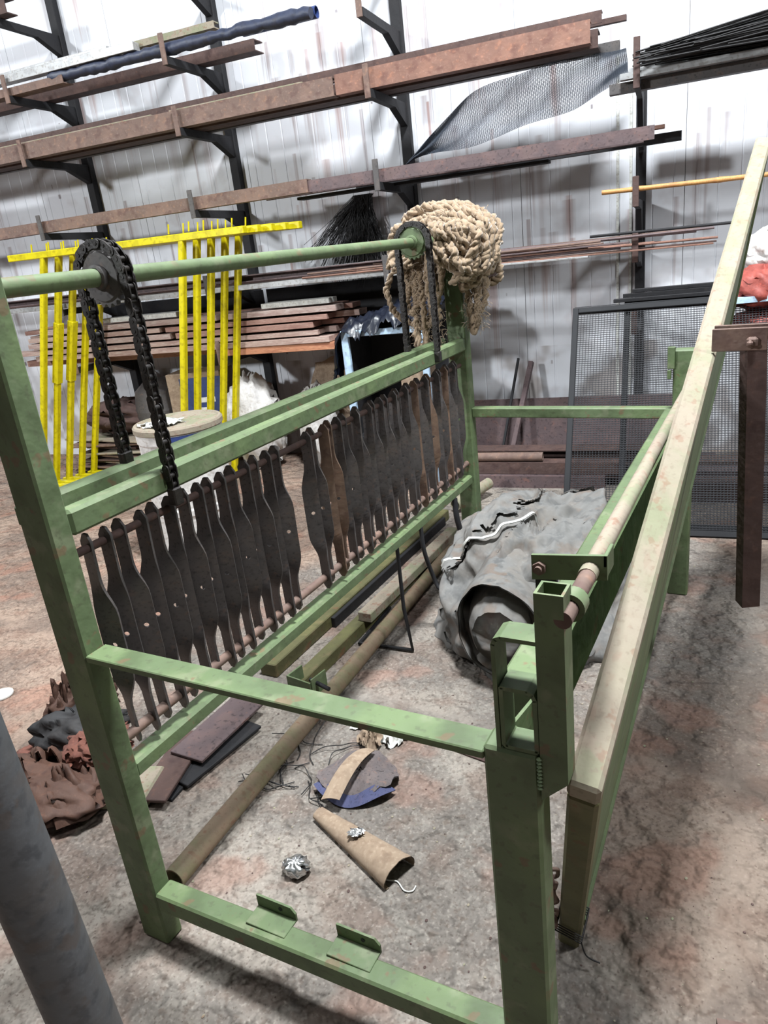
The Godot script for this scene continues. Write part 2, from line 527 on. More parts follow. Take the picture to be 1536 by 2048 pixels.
func wall_texture() -> ImageTexture:
	# 10 m x 5 m of wall: white sheets with dirt runs, rust runs, scuffs
	var W := 1536
	var H := 768
	var base := layered(512, rgb(214, 216, 222), [
		[101, 0.006, 0.45, 0.8, rgb(202, 202, 208), 0.7], [102, 0.02, 0.6, 0.85, rgb(188, 184, 187), 0.4]])
	base.convert(Image.FORMAT_RGBA8)
	var im := Image.create(W, H, false, Image.FORMAT_RGBA8)
	for i in 3:
		for j in 2:
			im.blit_rect(base, Rect2i(0, 0, 512, 512), Vector2i(i * 512, j * 512))
	var r := RandomNumberGenerator.new()
	r.seed = 99
	var starts := [3.7, 2.95, 2.5, 1.98, 1.45]
	for k in 240:
		var w := r.randi_range(3, 16)
		var h := r.randi_range(30, 150)
		var c := rgb(118, 98, 96) if r.randf() < 0.7 else rgb(128, 84, 74)
		var st := Image.create(w, h, false, Image.FORMAT_RGBA8)
		var a0 := r.randf_range(0.15, 0.62)
		for x in w:
			var col := a0 * r.randf_range(0.5, 1.0) * (1.0 if w < 5 else sin(PI * (x + 0.5) / w))
			var stop := h * r.randf_range(0.4, 1.0)
			for y in h:
				var f := clampf((stop - y) / (stop * 0.5), 0.0, 1.0)
				st.set_pixel(x, y, Color(c.r, c.g, c.b, col * f))
		var top: float = starts[r.randi_range(0, 4)] + r.randf_range(-0.06, 0.3)
		var s := r.randf_range(-5.5, 2.5)
		if k % 3 == 0:
			s = r.randf_range(-1.7, 0.6)
		im.blend_rect(st, Rect2i(0, 0, w, h), Vector2i(int((s + 6.0) / 10.0 * W), int((5.0 - top) / 5.0 * H)))
	# small splashes and chips
	for k in 110:
		var w2 := r.randi_range(1, 4)
		var sp := Image.create(w2, r.randi_range(1, 5), false, Image.FORMAT_RGBA8)
		sp.fill(Color(0.3, 0.24, 0.24, r.randf_range(0.2, 0.6)))
		im.blend_rect(sp, Rect2i(0, 0, w2, sp.get_height()), Vector2i(r.randi_range(0, W - 5), r.randi_range(0, H - 6)))
	# brown grime blotches low down on the wall, behind the stacked stock
	var blot := layered(256, rgb(0, 0, 0), [[111, 0.012, 0.45, 0.75, rgb(255, 255, 255), 1.0]])
	var bl := Image.create(256, 256, false, Image.FORMAT_RGBA8)
	for x in 256:
		for y in 256:
			bl.set_pixel(x, y, Color(0.43, 0.38, 0.35, blot.get_pixel(x, y).r * 0.55))
	for i in 6:
		im.blend_rect(bl, Rect2i(0, 0, 256, 120), Vector2i(i * 256, H - 120))
	return ImageTexture.create_from_image(im)

func build_room() -> void:
	var st := begin()
	span(st, Vector3(-10, -0.3, -7), Vector3(9, 0.0, 13), 0.0)
	struct("floor", st, M.floor)
	st = begin()
	span(st, Vector3(-10, 7.5, -7), Vector3(9, 7.7, 13), 0.0)
	struct("ceiling", st, M.ceiling)
	st = begin()
	span(st, Vector3(-10.2, -0.3, -7), Vector3(-10, 7.7, 13), 0.0)
	struct("wall_left", st, M.hall)
	st = begin()
	span(st, Vector3(9, -0.3, -7), Vector3(9.2, 7.7, 13), 0.0)
	struct("wall_right", st, M.hall)
	st = begin()
	span(st, Vector3(-10.2, -0.3, 13), Vector3(9.2, 7.7, 13.2), 0.0)
	struct("wall_front", st, M.hall)
	# back wall: white ribbed sheets on a thick wall
	var t := Node3D.new()
	t.name = "wall_back"
	add_child(t)
	t.basis = RB
	t.set_meta("kind", "structure")
	st = begin()
	span(st, Vector3(-10.5, 0, -4.55), Vector3(9.5, 7.6, -4.315), 0.0)
	obj("masonry", st, M.hall, t)
	var wm := StandardMaterial3D.new()
	wm.albedo_texture = wall_texture()
	wm.roughness = 0.55
	wm.texture_repeat = true
	var x0 := -9.95
	while x0 < 9.0:
		var s := begin()
		var w := 1.02
		var lines := [[0.0, 0.0]]
		for k in 8:
			var c := w * (k + 0.5) / 8.0
			lines.append_array([[c - 0.006, 0.0], [c - 0.002, -0.004], [c + 0.002, -0.004], [c + 0.006, 0.0]])
		lines.append_array([[w - 0.004, 0.0], [w, -0.01]])
		for i in lines.size() - 1:
			var a := Vector2(x0 + lines[i][0], -4.3 + lines[i][1])
			var b := Vector2(x0 + lines[i + 1][0], -4.3 + lines[i + 1][1])
			var q := [Vector3(a.x, 0.0, a.y), Vector3(b.x, 0.0, b.y), Vector3(b.x, 7.45, b.y), Vector3(a.x, 7.45, a.y)]
			s.set_smooth_group(-1)
			for j in [0, 2, 1, 0, 3, 2]:
				var v: Vector3 = q[j]
				s.set_uv(Vector2((v.x + 6.0) / 10.0, (5.0 - v.y) / 5.0))
				s.add_vertex(v)
		obj("cladding_sheet", s, wm, t)
		x0 += w
	# joint cover strips beside the right upright
	for x in [0.86, 0.94]:
		st = begin()
		span(st, Vector3(x, 0, -4.302), Vector3(x + 0.018, 7.45, -4.288), 0.003)
		obj("joint_strip", st, M.white, t)

# ====================================================================
# the green blade rack
# ====================================================================
func build_frame() -> void:
	var t := thing("blade_rack", "large green steel frame with rows of dark blades hanging along its far side", "rack")
	var g: Material = M.green
	var st := begin()
	span(st, Vector3(0, 0, -0.052), Vector3(0.086, 1.78, 0), 0.005)
	obj("post", st, g, t)
	st = begin()
	span(st, Vector3(0.0, 0, -2.262), Vector3(0.086, 1.62, -2.2), 0.005)
	obj("post", st, g, t)
	st = begin()
	span(st, Vector3(0.963, 0, -0.052), Vector3(1.049, 0.838, 0), 0.005)
	obj("post", st, g, t)
	st = begin()
	span(st, Vector3(0.95, 0, -2.262), Vector3(1.03, 1.06, -2.2), 0.005)
	obj("post", st, g, t)
	# crossbars
	st = begin()
	span(st, Vector3(0.086, 0.811, -0.055), Vector3(0.963, 0.826, 0.0), 0.002)
	span(st, Vector3(0.086, 0.796, -0.055), Vector3(0.963, 0.811, -0.049), 0.001)
	obj("crossbar", st, g, t)
	st = begin()
	bar(st, Vector3(0.086, 0.14, -0.027), Vector3(0.963, 0.17, -0.027), 0.054, 0.052, 0.005)
	obj("crossbar", st, g, t)
	st = begin()
	span(st, Vector3(0.086, 0.782, -2.262), Vector3(0.95, 0.826, -2.215), 0.004)
	obj("crossbar", st, g, t)
	st = begin()
	span(st, Vector3(0.086, 0.11, -2.262), Vector3(0.95, 0.16, -2.21), 0.004)
	obj("crossbar", st, g, t)
	# long rails on the blade side
	st = begin()
	bar(st, Vector3(0.066, 1.103, -0.052), Vector3(0.066, 1.118, -2.2), 0.042, 0.055, 0.007)
	obj("top_rail", st, g, t)
	st = begin()
	bar(st, Vector3(-0.034, 1.118, -0.03), Vector3(-0.034, 1.122, -2.23), 0.042, 0.05, 0.007)
	obj("top_rail", st, g, t)
	st = begin()
	bar(st, Vector3(0.05, 0.487, -0.052), Vector3(0.05, 0.487, -2.2), 0.05, 0.044, 0.007)
	obj("bottom_rail", st, g, t)
	# rods that carry the blades
	st = begin()
	tube(st, [Vector3(0.05, 1.026, -0.04), Vector3(0.05, 1.026, -2.21)], 0.0095, 12)
	obj("blade_rod", st, M.rust_dark, t)
	st = begin()
	tube(st, [Vector3(0.05, 0.565, -0.04), Vector3(0.05, 0.565, -2.21)], 0.0125, 12)
	obj("blade_rod", st, M.rust, t)
	# lifting shaft and sprockets
	st = begin()
	tube(st, [Vector3(0.03, 1.56, -0.03), Vector3(0.03, 1.564, -2.23)], 0.019, 18)
	obj("shaft", st, g, t)
	sprocket(t, Vector3(0.03, 1.561, -0.33), M.dark, true)
	sprocket(t, Vector3(0.03, 1.564, -1.87), M.green, true)
	# angle clips on the low crossbar
	for x in [[0.352, 0.458], [0.567, 0.672]]:
		st = begin()
		var yb: float = 0.166 + (x[0] - 0.086) * 0.034
		span(st, Vector3(x[0], yb + 0.001, -0.066), Vector3(x[1], yb + 0.006, -0.018), 0.001)
		var w: float = x[1] - x[0]
		var poly := PackedVector2Array([Vector2(0, 0), Vector2(w, 0), Vector2(w, 0.022), Vector2(w - 0.012, 0.036), Vector2(0, 0.036)])
		slab(st, poly, Transform3D(Basis(), Vector3(x[0], yb + 0.001, -0.068)), 0.005)
		var clip := obj("clip", st, g, t)
		st = begin()
		tube(st, [Vector3(x[0] + w * 0.62, yb + 0.022, -0.064), Vector3(x[0] + w * 0.62, yb + 0.022, -0.0648)], 0.005, 10)
		obj("bolt_hole", st, M.black, clip)
	# the short tube welded beside the near right post
	st = begin()
	hollow(st, Vector3(1.0715, 0.81, -0.02), Vector3(1.0715, 1.105, -0.02), 0.04, 0.04, 0.004)
	slab(st, PackedVector2Array([Vector2(1.0515, 0.81), Vector2(1.0915, 0.81), Vector2(1.0915, 0.802), Vector2(1.0515, 0.762)]), Transform3D(Basis(), Vector3(0, 0, -0.02)), 0.04)
	obj("stub_tube", st, g, t)
	# weld bead
	st = begin()
	for k in 9:
		lathe(st, [Vector2(0, -0.004), Vector2(0.0045, 0), Vector2(0, 0.004)], Vector3(1.0505, 0.785 + k * 0.0065, 0.001), 8)
	obj("weld", st, g, t)
	# flat bar hoops on the near right post
	st = begin()
	hoop(st, 0.988, 1.053, 0.838, 1.025, false)
	obj("hoop", st, g, t)
	st = begin()
	hoop(st, 0.996, 1.046, 0.842, 0.943, true)
	obj("hoop", st, g, t)
	# side beam along the right
	st = begin()
	span(st, Vector3(0.922, 0.68, -2.2), Vector3(1.0, 0.83, -0.2), 0.006)
	obj("side_beam", st, g, t)
	st = begin()
	slab(st, PackedVector2Array([Vector2(0, 0.7), Vector2(0.15, 0.7), Vector2(0.15, 0.8), Vector2(0.0, 0.835)]), Transform3D(Basis(Vector3(0, 0, -1), Vector3.UP, Vector3(1, 0, 0)), Vector3(0.985, 0, -0.052)), 0.006)
	obj("gusset", st, g, t)
	# pivot rod with its collar and hinge plate
	st = begin()
	tube(st, [Vector3(1.09, 1.07, 0.0), Vector3(1.09, 1.068, -0.14)], 0.0125, 16)
	obj("pivot_rod", st, M.rust, t)
	st = begin()
	tube(st, [Vector3(1.089, 1.068, -0.139), Vector3(1.075, 1.05, -1.6)], 0.014, 16)
	obj("pivot_tube", st, M.dusty, t)
	st = begin()
	pipe(st, Vector3(1.09, 1.07, -0.035), Vector3(1.09, 1.07, -0.062), 0.021, 0.0075, 18)
	lathe(st, [Vector2(0, -0.006), Vector2(0.008, -0.004), Vector2(0.01, 0.002), Vector2(0.005, 0.008), Vector2(0, 0.009)], Vector3(1.072, 1.087, -0.045), 10)
	obj("collar", st, g, t)
	st = begin()
	slab(st, PackedVector2Array([Vector2(0, 0), Vector2(0.115, 0.012), Vector2(0.115, 0.052), Vector2(0, 0.042)]), Transform3D(Basis(), Vector3(0.999, 1.042, -0.165)), 0.006)
	span(st, Vector3(1.108, 1.058, -0.21), Vector3(1.114, 1.094, -0.162), 0.001)
	var hp := obj("hinge_plate", st, g, t)
	st = begin()
	tube(st, [Vector3(1.012, 1.064, -0.17), Vector3(1.012, 1.064, -0.155)], 0.011, 6)
	tube(st, [Vector3(1.012, 1.064, -0.156), Vector3(1.012, 1.064, -0.149)], 0.006, 10)
	obj("bolt", st, M.rust, hp)
	st = begin()
	span(st, Vector3(1.002, 0.83, -0.177), Vector3(1.036, 1.052, -0.168), 0.001)
	obj("link_plate", st, M.black, t)
	# hook plate on the far right post
	st = begin()
	span(st, Vector3(0.93, 0.99, -2.2), Vector3(0.958, 1.075, -2.185), 0.002)
	span(st, Vector3(0.93, 0.95, -2.2), Vector3(0.945, 0.985, -2.185), 0.002)
	obj("hook_plate", st, g, t)

func hoop(st: SurfaceTool, x0: float, x1: float, y0: float, y1: float, full: bool) -> void:
	var th := 0.0065
	var z0 := -0.05
	var z1 := -0.004
	var r := 0.012
	var prof := []
	if full:
		prof = [Vector2(x0 + 0.004, y0), Vector2(x0, y0 + 0.004), Vector2(x0, y1), Vector2(x1 - r, y1), Vector2(x1 - r * 0.3, y1 - r * 0.3), Vector2(x1, y1 - r), Vector2(x1, y0), Vector2(x0 + 0.004, y0)]
	else:
		prof = [Vector2(x0, y0), Vector2(x0, y1 - r), Vector2(x0 + r * 0.3, y1 - r * 0.3), Vector2(x0 + r, y1), Vector2(x1, y1)]
	for i in prof.size() - 1:
		var a: Vector2 = prof[i]
		var b: Vector2 = prof[i + 1]
		var d := (b - a).normalized()
		var nn := Vector2(d.y, -d.x) * th * 0.5
		var A := [a - nn - d * 0.001, a + nn - d * 0.001, b + nn + d * 0.001, b - nn + d * 0.001]
		var poly := PackedVector2Array(A)
		slab(st, poly, Transform3D(Basis(), Vector3(0, 0, (z0 + z1) * 0.5)), z1 - z0)

func sprocket(t: Node3D, at: Vector3, m: Material, smooth_face: bool) -> void:
	var st := begin()
	var poly := PackedVector2Array()
	var teeth := 20
	for k in teeth * 4:
		var a := TAU * k / (teeth * 4)
		var r := 0.064 if k % 4 < 2 else 0.057
		poly.append(Vector2(cos(a), sin(a)) * r)
	slab(st, poly, Transform3D(Basis(), at), 0.012)
	var q := Basis(Vector3.RIGHT, PI / 2)
	lathe(st, [Vector2(0, -0.012), Vector2(0.044 if smooth_face else 0.038, -0.012), Vector2(0.054, -0.006)], at, 24, q)
	lathe(st, [Vector2(0.054, 0.006), Vector2(0.05 if smooth_face else 0.038, 0.012), Vector2(0, 0.015)], at, 24, q)
	var s := obj("sprocket", st, m, t)
	st = begin()
	lathe(st, [Vector2(0.02, -0.022), Vector2(0.026, -0.022), Vector2(0.026, 0.024), Vector2(0.02, 0.026)], at, 20, q)
	obj("hub", st, m, s)

# ====================================================================
# blades
# ====================================================================
func blade_mesh(seedv: int, mir: float) -> ArrayMesh:
	var r := RandomNumberGenerator.new()
	r.seed = seedv
	var st := begin()
	var L := 0.53
	var n := 30
	var th := 0.0032
	var jit := r.randf_range(-0.16, 0.16)
	var fr := []
	for i in n + 1:
		var u := float(i) / n
		var e := smoothstep(0.2, 0.36, u) * (1.0 - smoothstep(0.64, 0.8, u))
		var endang := (-0.2 if u < 0.5 else 0.05) + jit * 0.5
		var ang := lerpf(endang, 0.62 + jit, e)
		var w := lerpf(0.036, 0.051, e)
		var d := minf(u, 1.0 - u)
		w *= sqrt(clampf(d / 0.035 + 0.12, 0.0, 1.0))
		var off := (e - 0.5) * 0.012 * mir
		var c := Vector3(off, u * L, sin(u * PI) * 0.004)
		var dir := Vector3(cos(ang), 0, -sin(ang))
		var nrm := Vector3(sin(ang), 0, cos(ang))
		fr.append([c - dir * w * 0.5, c + dir * w * 0.5, nrm * th])
	var hole := n / 2
	for i in n:
		var a: Array = fr[i]
		var b: Array = fr[i + 1]
		if i == hole - 1 or i == hole:
			continue
		var inner: Vector3 = (a[0] + b[1]) * 0.5
		var na: Vector3 = a[2]
		var nb: Vector3 = b[2]
		quad(st, a[0] + na, a[1] + na, b[1] + nb, b[0] + nb, inner, 1)
		quad(st, a[0] - na, a[1] - na, b[1] - nb, b[0] - nb, inner, 2)
		quad(st, a[0] - na, a[0] + na, b[0] + nb, b[0] - nb, inner, 3)
		quad(st, a[1] - na, a[1] + na, b[1] + nb, b[1] - nb, inner, 4)
	# middle piece with a round bolt hole
	var a: Array = fr[hole - 1]
	var b: Array = fr[hole + 1]
	var c: Vector3 = (a[0] + a[1] + b[0] + b[1]) * 0.25
	var ex: Vector3 = (a[1] - a[0]) * 0.5
	var ey: Vector3 = (b[0] - a[0]) * 0.5
	var nn: Vector3 = a[2]
	var hr := 0.0062
	var seg := 16
	for k in seg:
		var p := []
		for q in [k, k + 1]:
			var an: float = TAU * q / seg
			var m := maxf(absf(cos(an)), absf(sin(an)))
			p.append(c + ex * (cos(an) / m) + ey * (sin(an) / m))
			p.append(c + ex.normalized() * cos(an) * hr + ey.normalized() * sin(an) * hr)
		quad(st, p[0] + nn, p[2] + nn, p[3] + nn, p[1] + nn, c - nn * 3.0)
		quad(st, p[0] - nn, p[2] - nn, p[3] - nn, p[1] - nn, c + nn * 3.0)
		quad(st, p[1] - nn, p[1] + nn, p[3] + nn, p[3] - nn, c + (p[1] - c) * 3.0)
	for s in [0, 1]:
		quad(st, a[s] - nn, a[s] + nn, b[s] + nn, b[s] - nn, c)
	return finish(st)

func build_blades() -> void:
	var meshes := []
	for k in 4:
		meshes.append(blade_mesh(50 + k, 1.0 if k % 2 == 0 else -1.0))
	var z := -0.105
	var i := 0
	while z > -2.16:
		if not (z < -0.83 and z > -0.925):
			var brown := i in [17, 18, 31, 34, 37]
			var o := put("twisted_strip", meshes[i % 4], M.blade_brown if brown else M.blade, self)
			o.position = Vector3(0.05 + rng.randf_range(-0.004, 0.004), 0.527, z)
			o.rotation = Vector3(rng.randf_range(-0.012, 0.012), rng.randf_range(-0.13, 0.13), rng.randf_range(-0.01, 0.01))
			var nth: String = ordinal(i + 1)
			if brown:
				tag(o, "tan rust-stained twisted steel blade, %s from the near post on the rack's rods" % nth, "blade", "blades on the rack rods")
			else:
				tag(o, "dark twisted steel blade, %s from the near post on the rack's rods" % nth, "blade", "blades on the rack rods")
			i += 1
		z -= 0.0475 if i % 5 else 0.052
	# two short hooks and a bent rod below the bottom rail
	var zz := [-1.62, -1.98]
	for k in 2:
		var st := begin()
		var p := curve([Vector3(0.0, 0.0, 0), Vector3(0.01, -0.1, 0.01), Vector3(0.03, -0.22, -0.01), Vector3(0.06, -0.27, 0.0), Vector3(0.085, -0.24, 0.0)], 5)
		tube(st, p, 0.009 if k == 0 else 0.013, 8)
		var h := obj("hook", st, M.black, self)
		h.position = Vector3(0.07, 0.47, zz[k])
		tag(h, ["thin black hook hanging from the blade rack's bottom rail", "thicker black hook hanging nearer the rack's far post"][k], "hook")
	var st2 := begin()
	tube(st2, [Vector3(0, 0.463, 0), Vector3(0.0, 0.2, 0.0), Vector3(0.02, 0.012, 0.0), Vector3(-0.22, 0.012, 0.02), Vector3(-0.24, 0.012, -0.3)], 0.008, 8)
	var rod := obj("bent_rod", st2, M.black, self)
	rod.position = Vector3(0.06, 0, -1.42)
	tag(rod, "thin black bent rod below the blades reaching down to the floor", "rod")

# ====================================================================
# chains
# ====================================================================
func build_chains() -> void:
	var outer := begin()
	var inner := begin()
	for s in [-1.0, 1.0]:
		for q in [[outer, 0.0125, 0.0], [inner, 0.0085, 0.0]]:
			var st: SurfaceTool = q[0]
			var poly := PackedVector2Array()
			for k in 10:
				var a := PI / 2 + PI * k / 9.0
				poly.append(Vector2(-0.0105 + cos(a) * 0.0095, sin(a) * 0.0095))
			for k in 10:
				var a := -PI / 2 + PI * k / 9.0
				poly.append(Vector2(0.0105 + cos(a) * 0.0095, sin(a) * 0.0095))
			slab(st, poly, Transform3D(Basis(), Vector3(0, 0, s * q[1])), 0.003)
	for x in [-0.0105, 0.0105]:
		tube(outer, [Vector3(x, 0, -0.0155), Vector3(x, 0, 0.0155)], 0.0042, 8)
		tube(inner, [Vector3(x, 0, -0.0085), Vector3(x, 0, 0.0085)], 0.0065, 10)
	var mo := finish(outer)
	var mi := finish(inner)
	var data := [
		[Vector3(0.03, 1.561, -0.33), 1.075, 1.15, "black greasy drive chain over the large near sprocket on the green shaft"],
		[Vector3(0.03, 1.564, -1.87), 1.13, 1.15, "black drive chain over the small far sprocket beside the rope"]]
	for d in data:
		var c: Vector3 = d[0]
		var t := thing("drive_chain", d[3], "chain", c)
		var R := 0.067
		var pts := []
		var y := float(d[1]) - c.y
		while y < 0:
			pts.append(Vector3(R, y, 0)); y += 0.01
		for k in 30:
			pts.append(Vector3(cos(PI * k / 30.0), sin(PI * k / 30.0), 0) * R)
		y = 0
		while y > float(d[2]) - c.y:
			pts.append(Vector3(-R, y, 0)); y -= 0.01
		var acc := 0.0
		var k := 0
		var step := 0.021
		for i in pts.size() - 1:
			var a: Vector3 = pts[i]
			var b: Vector3 = pts[i + 1]
			acc += (b - a).length()
			if acc >= step:
				acc -= step
				var dirv := (b - a).normalized()
				var e := Basis(dirv, Vector3(-dirv.y, dirv.x, 0), Vector3(0, 0, 1))
				var wob := sin(k * 1.7) * 0.002
				put("chain_link", mo if k % 2 else mi, M.grease, t, Transform3D(e, b + Vector3(wob, 0, wob)))
				k += 1
		var st := begin()
		span(st, Vector3(R - 0.012, float(d[1]) - c.y - 0.03, -0.014), Vector3(R + 0.012, float(d[1]) - c.y + 0.012, 0.014), 0.003)
		obj("anchor", st, M.grease, t)
		st = begin()
		span(st, Vector3(-R - 0.012, float(d[2]) - c.y - 0.012, -0.014), Vector3(-R + 0.012, float(d[2]) - c.y + 0.02, 0.014), 0.003)
		obj("anchor", st, M.grease, t)

# ====================================================================
# the leaning gate panel with its pinned leg
# ====================================================================
func build_gate() -> void:
	var w := 0.05
	var h := 0.873
	var len := 2.42
	var bx := Vector3(0.988, -0.155, -0.02).normalized()
	var up := Vector3(0.15, 0.901, 0.406)
	up = (up - bx * up.dot(bx)).normalized()
	var bz := bx.cross(up)
	var t := thing("gate_panel", "long dusty green steel gate panel leaning up steeply beside the rack's right side", "gate", Vector3(0.954, 0.007, -0.37), Basis(bx, up, bz))
	var st := begin()
	span(st, Vector3(0, h - 0.05, -len), Vector3(w, h, 0), 0.006)
	obj("top_rail", st, M.dusty, t)
	st = begin()
	span(st, Vector3(0.001, 0.0, -0.05), Vector3(w - 0.001, h - 0.05, 0), 0.006)
	var er := obj("end_rail", st, M.olive, t)
	st = begin()
	for k in 4:
		var yy := 0.1 + k * 0.018
		var lp := []
		for c in [Vector3(-0.004, yy, 0.004), Vector3(w + 0.004, yy - 0.02, 0.004), Vector3(w + 0.004, yy - 0.02 + 0.01, -0.054), Vector3(-0.004, yy + 0.01, -0.054)]:
			lp.append(c)
		tube(st, lp, 0.0022, 6, false, true)
	tube(st, curve([Vector3(w + 0.004, 0.09, 0.004), Vector3(w + 0.02, 0.07, 0.02), Vector3(w + 0.05, 0.06, 0.02)]), 0.0018, 6)
	obj("wire_tie", st, M.wire, er)
	st = begin()
	span(st, Vector3(0.0, 0.0, -len), Vector3(w, 0.05, -0.05), 0.006)
	obj("bottom_rail", st, M.green, t)
	st = begin()
	span(st, Vector3(0, 0.05, -len), Vector3(w, h - 0.05, -len + 0.05), 0.006)
	obj("end_rail", st, M.green, t)
	for k in 3:
		st = begin()
		var z0 := -0.05 - k * (len - 0.1) / 3.0
		span(st, Vector3(0.02, 0.045, z0 - (len - 0.1) / 3.0 + 0.004), Vector3(w - 0.007, h - 0.045, z0 - 0.001), 0.001)
		obj("sheet_panel", st, M.green, t)
	st = begin()
	tube(st, [Vector3(w - 0.004, h - 0.028, -1.42), Vector3(w + 0.0006, h - 0.028, -1.42)], 0.012, 12)
	obj("bolt_hole", st, M.black, t)
	# bracket and pinned leg, upright in the world
	var inv := t.transform.affine_inverse()
	st = begin()
	for z in [-1.035, -1.095]:
		box(st, inv * Vector3(1.232, 1.268, z), Vector3(0.115, 0.052, 0.007), 0.0015, inv.basis)
	var br := obj("bracket", st, M.rust, t)
	st = begin()
	box(st, inv * Vector3(1.259, 1.262, -1.025), Vector3(0.024, 0.024, 0.014), 0.005, inv.basis)
	box(st, inv * Vector3(1.255, 1.262, -1.012), Vector3(0.012, 0.012, 0.02), 0.004, inv.basis)
	obj("bolt", st, M.rust, br)
	st = begin()
	hollow(st, inv * Vector3(1.286, 0.58, -1.065), inv * Vector3(1.26, 1.285, -1.065), 0.044, 0.044, 0.004)
	obj("leg", st, M.rust_dark, t)
	# steel chain looped by the lower end
	var c := thing("steel_chain", "short rusty link chain hanging on the gate panel's lower near corner", "chain", Vector3(0.954, 0.007, -0.37), Basis(bx, up, bz))
	var link := begin()
	var lp := []
	for k in 16:
		var a := TAU * k / 16.0
		lp.append(Vector3(cos(a) * 0.0105, sin(a) * 0.0105 + (0.012 if sin(a) > 0 else -0.012), 0))
	tube(link, lp, 0.0042, 7, false, true)
	var lm := finish(link)
	var path := [Vector3(-0.018, 0.42, -0.01), Vector3(-0.019, 0.385, -0.008), Vector3(-0.02, 0.35, -0.006), Vector3(-0.014, 0.313, -0.006), Vector3(-0.016, 0.276, -0.004), Vector3(-0.016, 0.239, -0.002), Vector3(-0.013, 0.203, 0.001), Vector3(-0.006, 0.168, 0.004)]
	for k in path.size():
		put("chain_link", lm, M.rust, c, Transform3D(Basis(Vector3.UP, PI / 2 * (k % 2) + 0.5) * Basis(Vector3.BACK, sin(k * 2.0) * 0.15), path[k]))

# ====================================================================
# wall racks
# ====================================================================
func build_racks() -> void:
	var levels := [3.36, 2.87, 2.455, 1.945, 1.385, 0.93]
	var place := ["leftmost black steel rack upright at the frame's left edge", "black steel rack upright just left of the yellow trestles' tops", "black steel rack upright behind the yellow trestles' right ends", "black steel rack upright behind the rope coil"]
	var ss := [-4.62, -3.25, -1.88, -0.51]
	for k in 4:
		var t := thing("rack_upright", place[k], "upright", room(ss[k], 0, 4.27), RB)
		var st := begin()
		span(st, Vector3(-0.035, 0, -0.03), Vector3(0.035, 3.9, 0.03), 0.004)
		obj("post", st, M.black, t)
		for y in levels:
			if k == 3 and y < 1.0:
				continue
			st = begin()
			var poly := PackedVector2Array([Vector2(0.03, 0), Vector2(0.67, 0), Vector2(0.67, -0.045), Vector2(0.25, -0.05), Vector2(0.03, -0.14)])
			slab(st, poly, Transform3D(Basis(Vector3(0, 0, 1), Vector3.UP, Vector3(-1, 0, 0)), Vector3(0, y, 0)), 0.045)
			var arm := obj("arm", st, M.black, t)
			st = begin()
			span(st, Vector3(-0.018, y - 0.05, 0.67), Vector3(0.018, y + 0.13, 0.682), 0.002)
			obj("end_stop", st, M.rust if int(y * 100) % 2 else M.dark, arm)
	var t2 := thing("rack_upright", "black steel rack upright carrying the bamboo pole at the right", "upright", room(1.01, 0, 4.27), RB)
	var st2 := begin()
	span(st2, Vector3(-0.03, 0, -0.03), Vector3(0.03, 2.3, 0.03), 0.004)
	obj("post", st2, M.black, t2)
	for y in [2.25, 1.66, 1.36, 0.95]:
		st2 = begin()
		var dd := 0.62 if y > 2.0 else 0.6
		slab(st2, PackedVector2Array([Vector2(0.03, 0), Vector2(dd, 0), Vector2(dd, -0.04), Vector2(0.3, -0.05), Vector2(0.03, -0.3 if y > 1.5 else -0.1)]), Transform3D(Basis(Vector3(0, 0, 1), Vector3.UP, Vector3(-1, 0, 0)), Vector3(0, y, 0)), 0.03)
		var arm := obj("arm", st2, M.black, t2)
		st2 = begin()
		span(st2, Vector3(-0.022, y - 0.04, dd), Vector3(0.012, y + (0.2 if y > 2.0 else 0.12), dd + 0.012), 0.002)
		obj("end_stop", st2, M.rust_dark, arm)
	for k in 1:
		var t3 := thing("rack_upright", "black steel rack upright beyond the white sack at the frame's right edge", "upright", room(2.5, 0, 4.27), RB)
		var st3 := begin()
		span(st3, Vector3(-0.03, 0, -0.03), Vector3(0.03, 2.3, 0.03), 0.004)
		obj("post", st3, M.black, t3)
		for y in [2.25, 1.66, 1.36, 0.95]:
			st3 = begin()
			span(st3, Vector3(-0.015, y - 0.05, 0.03), Vector3(0.015, y, 0.62), 0.002)
			obj("arm", st3, M.black, t3)

